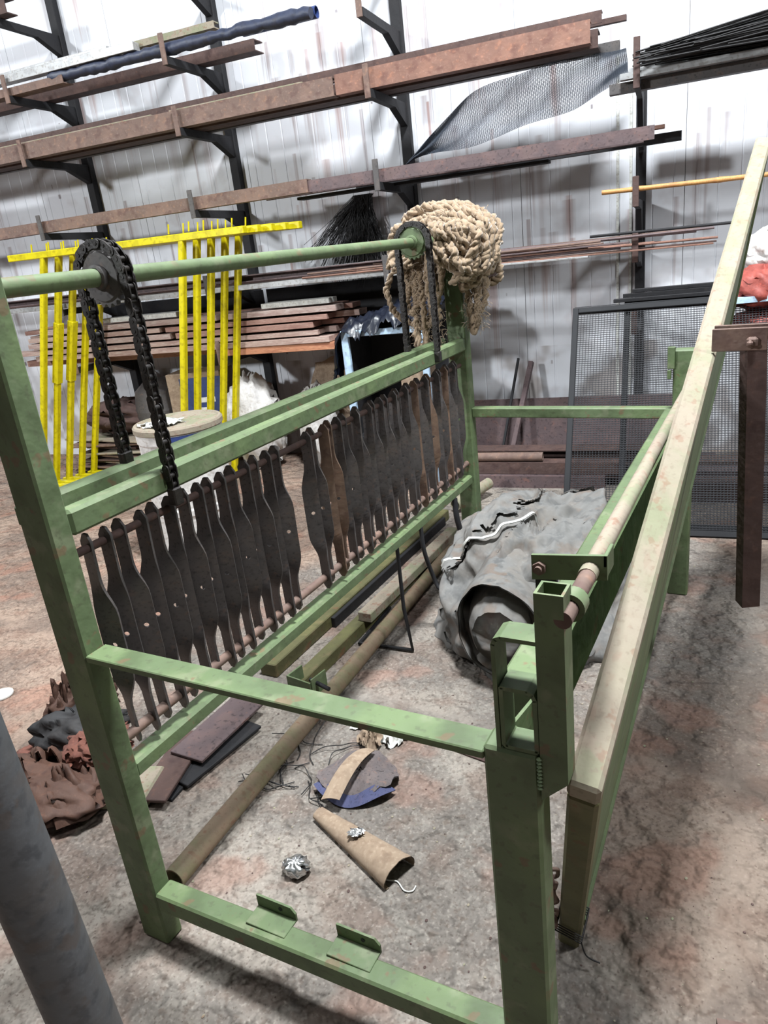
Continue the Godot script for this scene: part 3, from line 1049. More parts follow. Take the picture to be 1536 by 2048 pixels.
# a length of stock lying along the wall: profile in (towards the camera, up)
func stock(called: String, label: String, group: String, kind: String, w: float, h: float, s0: float, s1: float, y: float, n: float, m: Material, dy := 0.0, dn := 0.0) -> MeshInstance3D:
	var st := begin()
	var L := absf(s1 - s0)
	var f := Transform3D(Basis(Vector3(0, 0, 1), Vector3.UP, Vector3(-1, 0, 0)), Vector3.ZERO)
	var th := 0.007
	match kind:
		"tube":
			hollow(st, Vector3(-L / 2, h / 2, 0), Vector3(L / 2, h / 2, 0), w, h, 0.004)
		"round":
			pipe(st, Vector3(-L / 2, h / 2, 0), Vector3(L / 2, h / 2, 0), h / 2, 0.004, 12)
		"channel":
			slab(st, PackedVector2Array([Vector2(w / 2, 0), Vector2(w / 2, h), Vector2(-w / 2, h), Vector2(-w / 2, h - th), Vector2(w / 2 - th, h - th), Vector2(w / 2 - th, th), Vector2(-w / 2, th), Vector2(-w / 2, 0)]), f, L)
		"open":
			slab(st, PackedVector2Array([Vector2(-w / 2, 0), Vector2(-w / 2, h), Vector2(w / 2, h), Vector2(w / 2, h - th), Vector2(-w / 2 + th, h - th), Vector2(-w / 2 + th, th), Vector2(w / 2, th), Vector2(w / 2, 0)]), f, L)
		"angle":
			slab(st, PackedVector2Array([Vector2(w / 2, 0), Vector2(w / 2, h), Vector2(w / 2 - th, h), Vector2(w / 2 - th, th), Vector2(-w / 2, th), Vector2(-w / 2, 0)]), f, L)
		"angle_top":
			slab(st, PackedVector2Array([Vector2(w / 2, 0), Vector2(w / 2, h), Vector2(-w / 2, h), Vector2(-w / 2, h - th), Vector2(w / 2 - th, h - th), Vector2(w / 2 - th, 0)]), f, L)
		_:
			box(st, Vector3(0, h / 2, 0), Vector3(L, h, w), minf(0.002, h * 0.2))
	var o := obj(called, st, m, self)
	o.transform = Transform3D(RB * Basis(Vector3.UP, dn) * Basis(Vector3.BACK, dy), room((s0 + s1) / 2, y, n))
	tag(o, label, called.replace("_", " ").split(" ")[-1], group)
	return o

func build_stock() -> void:
	# --- top shelf, left
	stock("steel_channel", "rusty channel on the highest arm at the picture's upper left corner", "", "channel", 0.1, 0.1, -5.4, -3.12, 3.365, 3.7, M.rust_dark)
	stock("galvanised_channel", "bright galvanised channel at the front of the topmost shelf, left part", "", "flat", 0.07, 0.05, -5.4, -2.12, 2.955, 3.655, M.metal)
	stock("galvanised_channel", "paler galvanised channel on the topmost shelf ending above the blue roll", "", "channel", 0.06, 0.04, -5.4, -1.54, 2.985, 3.73, M.dusty)
	stock("galvanised_strip", "thin galvanised strip lying highest on the topmost shelf", "", "flat", 0.05, 0.02, -4.6, -2.4, 3.026, 3.73, M.metal)
	stock("steel_channel", "rusty channel at the back of the topmost shelf", "", "channel", 0.12, 0.07, -5.4, -1.4, 2.875, 4.0, M.rust_dark)
	stock("steel_angle", "rusty angle bar under the pale channels on the topmost shelf", "", "angle", 0.1, 0.05, -5.4, -2.75, 2.872, 3.67, M.rust)
	var st := begin()
	var nz := noise(77, 3.0)
	var pts := []
	var rr := []
	for i in 50:
		var u := i / 49.0
		pts.append(Vector3(-1.02 + 2.04 * u, 0.05 + nz.get_noise_1d(u * 5.0) * 0.008, nz.get_noise_1d(u * 5.0 + 40.0) * 0.012))
		rr.append(0.036 + nz.get_noise_1d(u * 25.0 + 9.0) * 0.016)
	tube(st, pts, rr, 12)
	var o := obj("tarp_roll", st, M.navy, self, Transform3D(RB, room(-1.86, 2.872, 3.66)))
	tag(o, "long dark blue tarpaulin roll on the topmost shelf", "tarp roll")
	stock("blue_pipe", "bright blue plastic pipe end sticking out of the topmost shelf", "", "round", 0.07, 0.07, -1.35, -0.83, 2.9, 3.72, M.blue)
	# --- second shelf
	stock("steel_channel", "rusty brown channel along the front of the second shelf, left length", "", "channel", 0.075, 0.105, -5.4, -0.74, 2.46, 3.66, M.rust)
	stock("steel_channel", "rusty brown channel along the front of the second shelf, right length over the net", "", "channel", 0.075, 0.11, -0.73, 0.77, 2.462, 3.67, M.rust_bright)
	stock("steel_angle", "long rusty angle standing proud at the back of the second shelf", "", "angle_top", 0.06, 0.06, -5.4, 0.82, 2.57, 3.78, M.rust_dark)
	stock("flat_bar", "dusty pale flat bar lying on the second shelf's front channel, left part", "", "flat", 0.05, 0.008, -5.2, -2.1, 2.566, 3.66, M.dusty)
	stock("flat_bar", "dusty pale flat bar lying on the second shelf's front channel, above the middle", "", "flat", 0.05, 0.008, -1.95, -0.95, 2.566, 3.66, M.dusty)
	stock("steel_channel", "dark maroon channel beneath the second shelf's rusty front channels", "", "channel", 0.14, 0.09, -5.4, 0.8, 2.457, 3.82, M.rust_dark)
	stock("square_tube", "grey square tube end poking out under the second shelf's bundle", "", "tube", 0.05, 0.05, -4.5, 0.9, 2.458, 3.96, M.dark)
	stock("square_bar", "small dark bar end poking out at the top of the second shelf's bundle", "", "flat", 0.03, 0.03, -4.0, 0.94, 2.585, 3.9, M.rust_dark)
	# --- third shelf
	stock("steel_channel", "brown channel along the front of the third shelf, left of the dark bars", "", "channel", 0.07, 0.08, -5.4, -1.0, 1.95, 3.655, M.rust)
	for k in 4:
		stock("steel_angle", "dark plum-grey angle bar in the third shelf's long bundle, %s from the front" % ordinal(k + 1), "dark angle bars on the third shelf", "angle" if k % 2 else "angle_top", 0.065, 0.07 - 0.01 * (k % 2), -1.9 + 0.25 * k, 1.1 - 0.03 * k, 1.95 + 0.012 * (k % 2), 3.665 + 0.075 * k, M.plum)
	stock("steel_channel", "dark bar reaching furthest right in the third shelf's bundle", "", "tube", 0.05, 0.05, -0.8, 1.24, 1.952, 3.98, M.black)
	stock("flat_bar", "rusty orange flat bar end in the third shelf's bundle", "", "flat", 0.05, 0.02, -0.8, 1.15, 2.012, 3.82, M.rust_bright)
	stock("steel_plank", "dark flat strip lying under the third shelf's bundle above the soot-black wires", "", "flat", 0.1, 0.018, -1.2, 0.5, 1.93, 3.9, M.black)
	# --- fourth shelf, left: silver lengths
	for k in 4:
		stock("steel_strip", "silvery grey steel strip on the fourth shelf behind the trestles, %s from the front" % ordinal(k + 1), "silver strips on the fourth shelf", "open" if k % 2 else "flat", 0.06, 0.035 + 0.012 * (k % 2), -5.0 + 0.4 * k, -0.45 + 0.1 * k, 1.39 + 0.05 * (k % 2), 3.66 + 0.06 * k, M.metal if k != 1 else M.plum)
	stock("steel_channel", "dark brown channel beneath the silver strips on the fourth shelf", "", "channel", 0.12, 0.06, -5.0, -0.3, 1.388, 3.98, M.rust_dark)
	for k in 2:
		stock("steel_sheet", ["dark steel sheet standing behind the timber stack, left one", "dark steel sheet standing behind the timber stack, right one under the rope"][k], "", "flat", 0.012, 0.42, [-3.3, -1.75][k], [-1.78, -0.2][k], 0.94, 4.2, M.black)
	# --- fourth shelf, right: thin rods and strips
	var r := RandomNumberGenerator.new()
	r.seed = 21
	for k in 30:
		var s1 := r.randf_range(0.35, 1.45)
		var s0 := s1 - r.randf_range(1.2, 1.9)
		var flat := k % 3 == 0
		var y := 1.392 + (k % 6) * 0.014 - 0.012 * maxf(0.0, s1 - 0.9)
		stock("flat_bar" if flat else "steel_rod", "thin rusty flat bar in the loose bundle right of the rope" if flat else "thin rusty rod in the loose bundle right of the rope", "loose flat bars right of the rope" if flat else "loose rods right of the rope", "flat" if flat else "round", 0.03 if flat else 0.014, 0.009 if flat else 0.014, s0, s1, y, 3.62 + (k % 5) * 0.075 + r.randf_range(-0.02, 0.02), [M.rust, M.rust_dark, M.rust_bright, M.plum][r.randi_range(0, 3)], r.randf_range(-0.02, 0.006), r.randf_range(-0.03, 0.03))
	stock("steel_rod", "single black rod resting high on the right upright's lower arm", "", "round", 0.016, 0.016, 0.75, 1.55, 1.475, 3.7, M.black, -0.01)
	stock("flat_bar", "pale flat bar along the front of the loose bundle under the rope", "", "flat", 0.04, 0.012, -0.5, 0.75, 1.38, 3.6, M.metal, -0.01)
	# --- right rack: aluminium lengths, bamboo
	for k in 5:
		stock("aluminium_angle", "shiny aluminium length on the upper right rack below the wire bundle, %s from the front" % ordinal(k + 1), "aluminium lengths on the upper right rack", "angle_top" if k % 2 else "channel", 0.055, 0.03 + 0.01 * (k % 3), 0.92 + 0.04 * k, 3.9, 2.262 + 0.02 * (k % 2), 3.68 + 0.07 * k, M.metal)
	stock("square_tube", "grey square tube under the aluminium lengths on the upper right rack", "", "tube", 0.06, 0.05, 0.86, 3.8, 2.21, 3.75, M.dark)
	st = begin()
	var p := []
	var q := []
	for k in 41:
		p.append(Vector3(-0.6 + 1.9 * k / 40.0, 0.02, 0))
		q.append(0.0155 if k % 9 == 4 else 0.0128)
	tube(st, p, q, 12)
	o = obj("bamboo_pole", st, M.bamboo, self, Transform3D(RB * Basis(Vector3.BACK, -0.02), room(1.42, 1.685, 3.68)))
	tag(o, "thin yellow bamboo pole lying across the right rack's arm", "pole")
	# wire rods in the upper right corner
	var t := thing("wire_bundle", "loose black bundle of thin wire rods atop the aluminium lengths, upper right", "wire", room(1.15, 2.31, 3.8), RB)
	st = begin()
	for k in 240:
		var s := r.randf_range(-0.18, 0.3)
		var y0 := r.randf_range(0.0, 0.12)
		var n0 := r.randf_range(-0.1, 0.25)
		tube(st, curve([Vector3(s, y0 * 0.6, n0), Vector3(s + 0.8, y0 + r.randf_range(-0.02, 0.05), n0 * 0.8), Vector3(s + 2.0, y0 * 1.4, n0 * 0.6)], 3), 0.0045, 4, false)
	var ws := obj("rods", st, M.wire, t)
	ws.set_meta("kind", "stuff")
	# black wires fanning out under the third arm
	t = thing("wire_tangle", "black fan of frayed wire hanging below the third shelf's end stop", "wire", room(-0.86, 1.93, 4.2), RB)
	st = begin()
	for k in 420:
		var a := r.randf_range(-0.35, 1.05)
		var L := r.randf_range(0.15, 0.62)
		var d := Vector3(-sin(a), -cos(a), 0)
		var mid := d * L * 0.5 + Vector3(r.randf_range(-0.03, 0.03), r.randf_range(-0.03, 0.03), r.randf_range(-0.04, 0.04))
		var e := d * L + Vector3(r.randf_range(-0.05, 0.05), -0.03, r.randf_range(-0.05, 0.05))
		tube(st, curve([Vector3(r.randf_range(-0.05, 0.08), 0.0, r.randf_range(-0.04, 0.05)), mid, e], 3), 0.0018, 3, false)
	ws = obj("strands", st, M.wire, t)
	ws.set_meta("kind", "stuff")
	# fine wire net drooping between the second shelf and the right rack
	t = thing("wire_net", "drooping length of fine grey wire netting between the second and third shelves", "netting", room(-0.37, 2.03, 3.9), RB)
	st = begin()
	var f := func(u: float, v: float) -> Vector3:
		var c := Vector3(1.32 * u, 0.02 + 0.31 * pow(u, 0.8) + 0.05 * sin(u * PI), 0.05 * sin(u * 7.0))
		var wd := lerpf(0.02, 0.2, smoothstep(0.0, 0.35, u)) * (1.0 - 0.45 * smoothstep(0.75, 1.0, u))
		return c + Vector3(0.02 * (v - 0.5), wd * (0.5 - v) * 1.5, 0.12 * v + 0.03 * sin(u * 20.0 + v * 9.0))
	for i in 46:
		var v := i / 45.0
		var line := []
		for k in 27:
			line.append(f.call(k / 26.0, v))
		tube(st, line, 0.0018, 3, false)
	for k in 130:
		var line := []
		for i in 8:
			line.append(f.call(k / 129.0, i / 7.0))
		tube(st, line, 0.0018, 3, false)
	ws = obj("wires", st, M.net_wire, t)
	ws.set_meta("kind", "stuff")

# ====================================================================
# timber shelf and the things below and beside it
# ====================================================================
func crumple(st: SurfaceTool, w: float, d: float, h: float, sd: int, freq := 4.0, nu := 26, nv := 26, ragged := 0.0) -> void:
	var a := noise(sd, freq, FastNoiseLite.TYPE_SIMPLEX, 3)
	a.fractal_type = FastNoiseLite.FRACTAL_RIDGED
	var b := noise(sd + 1, freq * 0.5)
	var f := func(u: float, v: float) -> Vector3:
		var e := 1.0 - pow(maxf(absf(u - 0.5), absf(v - 0.5)) * 2.0, 3.0)
		var x := (u - 0.5) * w + b.get_noise_2d(u + 7.0, v) * w * 0.25
		var z := (v - 0.5) * d + b.get_noise_2d(u, v + 5.0) * d * 0.25
		return Vector3(x, 0.003 + h * maxf(0.0, 0.35 + 0.65 * a.get_noise_2d(u, v)) * (0.3 + 0.7 * e), z)
	var k := func(u: float, v: float) -> bool:
		var rad := Vector2(u - 0.5, v - 0.5).length() * 2.0
		return rad < 0.98 + ragged * b.get_noise_2d(u * 3.0 + 3.0, v * 3.0)
	sheet(st, nu, nv, f, 0.002, k if ragged > 0.0 else null)

func lump(st: SurfaceTool, rad: Vector3, sd: int, amp: float, freq: float, nu := 40, nv := 20, flat := true, oct := 4) -> void:
	var a := noise(sd, freq, FastNoiseLite.TYPE_SIMPLEX, oct)
	a.fractal_type = FastNoiseLite.FRACTAL_RIDGED
	var f := func(u: float, v: float) -> Vector3:
		var th := TAU * u
		var ph := (v - 0.5) * PI
		var d := Vector3(cos(ph) * cos(th), sin(ph), cos(ph) * sin(th))
		var r := 1.0 + amp * a.get_noise_3dv(d)
		var p := Vector3(d.x * rad.x, rad.y + d.y * rad.y, d.z * rad.z) * 1.0
		p = Vector3(p.x * r, (p.y - rad.y) * r + rad.y, p.z * r)
		if flat:
			p.y = maxf(p.y, 0.002)
		return p
	sheet(st, nu, nv, f, 0.002)

func build_timber_and_junk() -> void:
	var r := RandomNumberGenerator.new()
	r.seed = 8
	# planks in layers
	for lay in 6:
		for k in 3:
			var h := 0.034 + 0.006 * ((lay + k) % 2)
			var s0 := r.randf_range(-4.1, -3.6)
			var s1 := r.randf_range(-1.15, -0.82)
			if lay == 0:
				h = 0.05
			var m: Material = M.wood[r.randi_range(0, 2)]
			if lay == 0 and k == 0:
				m = M.wood[3]
			var mid := r.randf_range(-2.9, -1.8) if lay > 2 else 0.0
			var lab := "pinkish rough timber plank, %s layer up, %s row back" % [ordinal(lay + 1), ordinal(k + 1)]
			if lay == 0 and k == 0:
				stock("timber_plank", "orange-brown plank lowest at the front of the timber stack", "", "flat", 0.15, h, -1.95, s1, 0.932, 3.775, m, 0.0, r.randf_range(-0.01, 0.01))
			elif mid < 0.0 and k == 0:
				stock("timber_plank", lab + ", left length", "planks of the timber stack", "flat", 0.15, h, s0, mid - 0.05, 0.932 + lay * 0.052, 3.775 + k * 0.152, m, r.randf_range(-0.004, 0.004), r.randf_range(-0.01, 0.01))
				stock("timber_plank", lab + ", right length", "planks of the timber stack", "flat", 0.15, h, mid, s1, 0.932 + lay * 0.052, 3.775 + k * 0.152, M.wood[r.randi_range(0, 2)], r.randf_range(-0.004, 0.004), r.randf_range(-0.01, 0.01))
			else:
				stock("timber_plank", lab, "planks of the timber stack", "flat", 0.15, h, s0, s1, 0.932 + lay * 0.052, 3.775 + k * 0.152, m, r.randf_range(-0.004, 0.004), r.randf_range(-0.01, 0.01))
	for k in 2:
		var o := stock("foam_strip", ["white foam strip on the timber stack behind the near chain", "white foam strip on the timber stack right of the yellow trestles"][k], "", "flat", 0.14, 0.035, [-2.98, -1.54][k], [-2.28, -1.0][k], 1.245, 3.79, M.white)
		o.set_meta("category", "foam")
	# rusty sheets stacked on the floor
	for k in 9:
		var o := stock("steel_plate", "thin rusty steel plate, %s from the floor in the stack behind the yellow trestles" % ordinal(k + 1), "rusty plates stacked behind the trestles", "flat", r.randf_range(0.45, 0.6), 0.014, -3.55 + r.randf_range(-0.15, 0.1), -2.85 + r.randf_range(-0.15, 0.2), 0.02 + k * 0.033, 3.95, [M.rust_dark, M.rust, M.dusty][k % 3], r.randf_range(-0.02, 0.02), r.randf_range(-0.15, 0.15))
		o.set_meta("category", "plate")
	var st := begin()
	lump(st, Vector3(0.32, 0.13, 0.2), 31, 0.35, 1.4)
	var o2 := obj("rag_heap", st, M.rust_dark, self, Transform3D(RB, room(-3.2, 0.32, 3.95)))
	tag(o2, "dark brown heap of rags on the rusty plates behind the trestles", "rags")
	# white paper and dark rounded bin behind
	st = begin()
	lathe(st, [Vector2(0, 0), Vector2(0.2, 0), Vector2(0.22, 0.5), Vector2(0.19, 0.66), Vector2(0.1, 0.74), Vector2(0, 0.76)], Vector3.ZERO, 28)
	o2 = obj("dark_bin", st, M.dark, self, Transform3D(RB, room(-2.82, 0, 4.0)))
	tag(o2, "dark grey rounded bin behind the near drive chain", "bin")
	st = begin()
	crumple(st, 0.8, 0.7, 0.1, 55, 3.0)
	o2 = obj("plastic_sheet", st, M.sack, self, Transform3D(RB * Basis(Vector3.RIGHT, PI / 2 - 0.1), room(-2.75, 0.45, 4.2)))
	tag(o2, "crumpled whitish plastic sheet against the wall below the timber", "plastic sheet")
	# carton with blue print
	var t := thing("carton", "white and blue carton standing behind the yellow trestles' right legs", "carton", room(-2.36, 0, 3.98), RB * Basis(Vector3.UP, 0.2))
	st = begin()
	box(st, Vector3(0, 0.4, 0), Vector3(0.46, 0.8, 0.3), 0.006)
	obj("body", st, M.card, t)
	st = begin()
	span(st, Vector3(-0.12, 0.42, 0.15), Vector3(0.232, 0.76, 0.153), 0.0)
	obj("print_panel", st, M.blue, t)
	st = begin()
	span(st, Vector3(-0.02, 0.56, 0.153), Vector3(0.16, 0.6, 0.1545), 0.0)
	span(st, Vector3(-0.02, 0.5, 0.153), Vector3(0.1, 0.52, 0.1545), 0.0)
	obj("print_mark", st, M.white, t)
	# drum
	t = thing("plastic_drum", "white and blue drum with a stained pale lid between trestles and rack", "drum", Vector3(-1.58, 0, -2.05))
	st = begin()
	lathe(st, [Vector2(0, 0), Vector2(0.215, 0), Vector2(0.225, 0.02), Vector2(0.23, 0.3), Vector2(0.237, 0.31), Vector2(0.237, 0.34), Vector2(0.23, 0.35), Vector2(0.228, 0.7), Vector2(0.235, 0.71), Vector2(0.235, 0.77)], Vector3.ZERO, 40)
	obj("body", st, M.sack, t)
	st = begin()
	lathe(st, [Vector2(0.238, 0.76), Vector2(0.244, 0.765), Vector2(0.244, 0.79), Vector2(0.236, 0.8), Vector2(0.222, 0.802), Vector2(0.215, 0.792), Vector2(0.09, 0.788), Vector2(0, 0.79)], Vector3.ZERO, 40)
	obj("lid", st, M.dusty, t)
	st = begin()
	for k in 14:
		var a0 := -0.35 + 1.45 * k / 14.0
		var a1 := -0.35 + 1.45 * (k + 1) / 14.0
		var c0 := Vector3(cos(a0), 0, sin(a0)) * 0.2385
		var c1 := Vector3(cos(a1), 0, sin(a1)) * 0.2385
		quad(st, c0 + Vector3.UP * 0.56, c1 + Vector3.UP * 0.56, c1 + Vector3.UP * 0.755, c0 + Vector3.UP * 0.755, Vector3.UP * 0.5, 1)
	obj("blue_label", st, M.blue, t)
	st = begin()
	crumple(st, 0.24, 0.2, 0.035, 91, 5.0, 16, 16, 0.3)
	o2 = obj("paper_scrap", st, M.white, self, Transform3D(Basis(), Vector3(-1.63, 0.79, -1.98)))
	tag(o2, "crumpled white paper scrap lying on the drum's lid", "paper")
	# sacks
	var sacks := [[-1.86, 3.9, Vector3(0.22, 0.36, 0.16), "white plastic sack with a gathered top below the timber's middle"], [-1.35, 4.0, Vector3(0.16, 0.3, 0.12), "pale sack beside the tarpaulin-covered cabinet"]]
	for s in sacks:
		st = begin()
		lump(st, s[2], int(s[0] * -100), 0.28, 1.6)
		o2 = obj("sack", st, M.sack, self, Transform3D(RB, room(s[0], 0, s[1])))
		tag(o2, s[3], "sack")
	st = begin()
	crumple(st, 0.5, 0.55, 0.05, 63, 2.0)
	o2 = obj("cardboard_sheet", st, M.card, self, Transform3D(RB * Basis(Vector3.RIGHT, PI / 2 - 0.15), room(-1.15, 0.5, 4.15)))
	tag(o2, "brown cardboard sheet leaning on the wall left of the cabinet", "cardboard")
	# cabinet frame with tarp
	t = thing("metal_cabinet", "pale blue open-fronted cabinet under a black tarpaulin behind the rack", "cabinet", room(-0.5, 0, 3.45), RB)
	st = begin()
	span(st, Vector3(-0.3, 0.35, -0.45), Vector3(0.27, 1.07, -0.44), 0.002)
	span(st, Vector3(-0.3, 0.35, -0.44), Vector3(-0.29, 1.07, 0.0), 0.002)
	span(st, Vector3(-0.3, 0.34, -0.44), Vector3(0.27, 0.36, 0.0), 0.002)
	span(st, Vector3(-0.3, 1.06, -0.44), Vector3(0.27, 1.075, 0.0), 0.002)
	obj("body", st, M.black, t)
	st = begin()
	span(st, Vector3(-0.31, 0, 0), Vector3(-0.26, 1.08, 0.03), 0.003)
	span(st, Vector3(0.235, 0, 0), Vector3(0.275, 1.08, 0.03), 0.003)
	span(st, Vector3(-0.26, 1.04, 0), Vector3(0.235, 1.08, 0.03), 0.003)
	obj("front_frame", st, M.pale_blue, t)
	st = begin()
	span(st, Vector3(0.05, 0.36, -0.3), Vector3(0.22, 0.78, -0.05), 0.004)
	o2 = obj("cardboard_box", st, M.card, self, Transform3D(RB, room(-0.5, 0.0, 3.45)))
	tag(o2, "brown box standing inside the pale blue cabinet", "box")
	st = begin()
	var nz := noise(15, 2.5, FastNoiseLite.TYPE_SIMPLEX, 3)
	var f := func(u: float, v: float) -> Vector3:
		var x := lerpf(-0.39, 0.36, u)
		var z := lerpf(0.06, -0.5, v)
		var y := 1.09 + 0.09 * smoothstep(0.1, 0.7, u) + 0.05 * nz.get_noise_2d(u * 2.0, v * 2.0) + 0.03 * sin(v * PI)
		if u < 0.14:
			var k := (0.14 - u) / 0.14
			y -= k * (0.3 + 0.05 * nz.get_noise_2d(v * 4.0, 3.0))
			x = lerpf(-0.32, -0.4, k) + 0.03 * nz.get_noise_2d(v * 6.0, k * 3.0)
		if v < 0.12:
			y -= (0.12 - v) * (0.3 + 0.6 * absf(nz.get_noise_2d(u * 5.0, 9.0)))
		return Vector3(x, y + 0.004 * sin(u * 60.0), z)
	sheet(st, 50, 30, f, 0.003)
	o2 = obj("black_tarpaulin", st, M.black_tarp, self, Transform3D(RB, room(-0.5, 0, 3.45)))
	tag(o2, "black tarpaulin draped over the pale blue cabinet", "tarpaulin")
	# two bars leaning on the wall, right of the cabinet
	st = begin()
	bar(st, Vector3(0, 0, 0.42), Vector3(0.1, 0.72, 0.05), 0.016, 0.016, 0.002)
	o2 = obj("steel_rod", st, M.black, self, Transform3D(RB, room(0.1, 0, 4.25)))
	tag(o2, "thinner of two dark bars leaning on the white wall", "rod")
	st = begin()
	bar(st, Vector3(0, 0, 0.45), Vector3(0.12, 0.69, 0.05), 0.035, 0.03, 0.003)
	o2 = obj("square_bar", st, M.plum, self, Transform3D(RB, room(0.17, 0, 4.25)))
	tag(o2, "thicker of two dark bars leaning on the white wall", "bar")
	# low stack right of the far left post
	var cols := [M.rust, M.rust_dark, M.plum, M.rust_dark, M.rust_dark, M.plum]
	var lows := [["steel_channel", "rusty red pipe on top of the low steel stack past the far left post", "round", 0.06, 0.06, -0.6, 0.46, 0.16, 3.52], ["steel_channel", "brown channel under the rusty pipe in the low steel stack", "channel", 0.1, 0.075, -0.9, 0.95, 0.083, 3.54], ["steel_channel", "lowest brown channel at the front of the low steel stack", "channel", 0.1, 0.08, -0.9, 0.85, 0.0, 3.5], ["steel_channel", "dark channel at the back of the low steel stack", "open", 0.14, 0.1, -0.7, 1.2, 0.1, 3.7], ["steel_channel", "broad dark channel on the floor behind the low steel stack", "open", 0.16, 0.1, -0.7, 1.3, 0.0, 3.72], ["steel_tube", "dark square tube along the wall's foot", "tube", 0.08, 0.08, -0.8, 1.5, 0.0, 3.95]]
	for k in lows.size():
		var l: Array = lows[k]
		stock(l[0] if l[2] != "round" else "rusty_pipe", l[1], "", l[2], l[3], l[4], l[5], l[6], l[7], l[8], cols[k], 0.0, r.randf_range(-0.015, 0.015))
	# dark sheets standing behind the low stack
	st = begin()
	box(st, Vector3(0, 0.22, 0), Vector3(1.5, 0.44, 0.012), 0.002, Basis(Vector3.RIGHT, -0.12))
	o2 = obj("steel_sheet", st, M.plum, self, Transform3D(RB, room(0.6, 0, 4.12)))
	tag(o2, "low dark steel sheet against the wall behind the mesh panels", "sheet")
	# pile at the right edge: red sack, white sack, blue bar
	var rp := [["red_sack", M.red, Vector3(0.17, 0.1, 0.16), 1.66, 1.14, 3.5, "red plastic sack heaped on the rack at the right edge"], ["white_sack", M.sack, Vector3(0.16, 0.12, 0.14), 1.72, 1.3, 3.7, "white plastic sack above the red sack at the right edge"], ["red_heap", M.red, Vector3(0.2, 0.08, 0.14), 1.72, 0.95, 3.5, "dark red crumpled heap under the blue bar at the right edge"]]
	for q in rp:
		st = begin()
		lump(st, q[2], 70 + int(q[3] * 100), 0.3, 2.2, 36, 18, false)
		o2 = obj(q[0], st, q[1], self, Transform3D(RB, room(q[3], q[4] - q[2].y, q[5])))
		tag(o2, q[6], "sack" if q[0] != "red_heap" else "heap")
	stock("blue_bar", "pale blue bar between the red sacks at the right edge", "", "tube", 0.05, 0.03, 1.5, 2.6, 1.09, 3.36, M.pale_blue, 0.02)
	for k in 5:
		stock("black_bar", "black bar in the stack along the mesh panels' top edge, %s from the front" % ordinal(k + 1), "black bars above the mesh panels", "tube" if k % 2 else "flat", 0.035, 0.02, 0.9 + 0.05 * k, 2.6, 1.125 + 0.021 * (k % 3), 3.46 + 0.03 * k, M.black, 0.004)

# ====================================================================
# yellow trestles
# ====================================================================
func build_trestles() -> void:
	var where := ["frontmost of the nested yellow trestle frames", "second from the front of the nested yellow trestle frames, with sleeved leg", "middle one of the nested yellow trestle frames, with sleeved leg", "second from the back of the nested yellow trestle frames", "rearmost of the nested yellow trestle frames, nearest the wall"]
	for i in 5:
		var n := 3.3 + 0.088 * i
		var t := thing("yellow_trestle", where[i], "trestle", room(-2.72, 0, n), RB)
		var dx := 0.055 * i
		var st := begin()
		bar(st, Vector3(-0.6 + dx, 1.785, 0), Vector3(1.4 + dx, 1.765, 0), 0.05, 0.046, 0.004)
		obj("top_bar", st, M.yellow, t)
		for q in [[-0.28, -0.9], [0.92, 0.52]]:
			st = begin()
			bar(st, Vector3(q[1] + dx, 0.03, 0), Vector3(q[0] + dx, 1.77, 0), 0.046, 0.042, 0.006)
			var leg := obj("leg", st, M.yellow, t)
			if i in [1, 2] and q[0] < 0:
				st = begin()
				bar(st, Vector3(lerpf(q[1], q[0], 0.47) + dx, 0.85, 0), Vector3(lerpf(q[1], q[0], 0.74) + dx, 1.3, 0), 0.06, 0.054, 0.004)
				obj("sleeve", st, M.yellow, leg)
			for e in [-0.1, 0.06]:
				st = begin()
				tube(st, [Vector3(q[0] + e + dx, 1.8, 0.0), Vector3(q[0] + e + 0.012 + dx, 1.86, 0.0)], 0.006, 6)
				obj("prong", st, M.yellow, t)
		st = begin()
		bar(st, Vector3(-0.95 + dx, 0.022, 0), Vector3(0.6 + dx, 0.022, 0), 0.05, 0.04, 0.004)
		obj("foot_bar", st, M.yellow, t)

# ====================================================================
# rope
# ====================================================================
func strand(st: SurfaceTool, pts: Array, r: float, sd: int) -> void:
	var nz := noise(sd, 1.0)
	var wob := []
	for i in pts.size():
		wob.append(pts[i] + Vector3(nz.get_noise_2d(i * 2.3, 50.0), nz.get_noise_2d(i * 2.3, 60.0), nz.get_noise_2d(i * 2.3, 70.0)) * 0.03)
	var p := curve(wob, 9)
	# three lobes laid around the core
	for lobe in 3:
		var q := []
		var rr := []
		var up := Vector3(0.3, 0.5, 0.8).normalized()
		var acc := 0.0
		for i in p.size():
			var d: Vector3 = (p[mini(i + 1, p.size() - 1)] - p[maxi(i - 1, 0)]).normalized()
			if i > 0:
				acc += (p[i] - p[i - 1]).length()
			up = (up - d * up.dot(d)).normalized()
			var a := TAU * lobe / 3.0 + acc * 95.0
			var o := up * cos(a) + d.cross(up) * sin(a)
			q.append(p[i] + o * r * 0.5 + Vector3(nz.get_noise_2d(acc * 30.0, lobe), nz.get_noise_2d(acc * 30.0, lobe + 9.0), nz.get_noise_2d(acc * 30.0, lobe + 15.0)) * r * 0.9)
			rr.append(r * (0.6 + 0.42 * nz.get_noise_2d(acc * 60.0, lobe + 20.0)))
		tube(st, q, rr, 7)

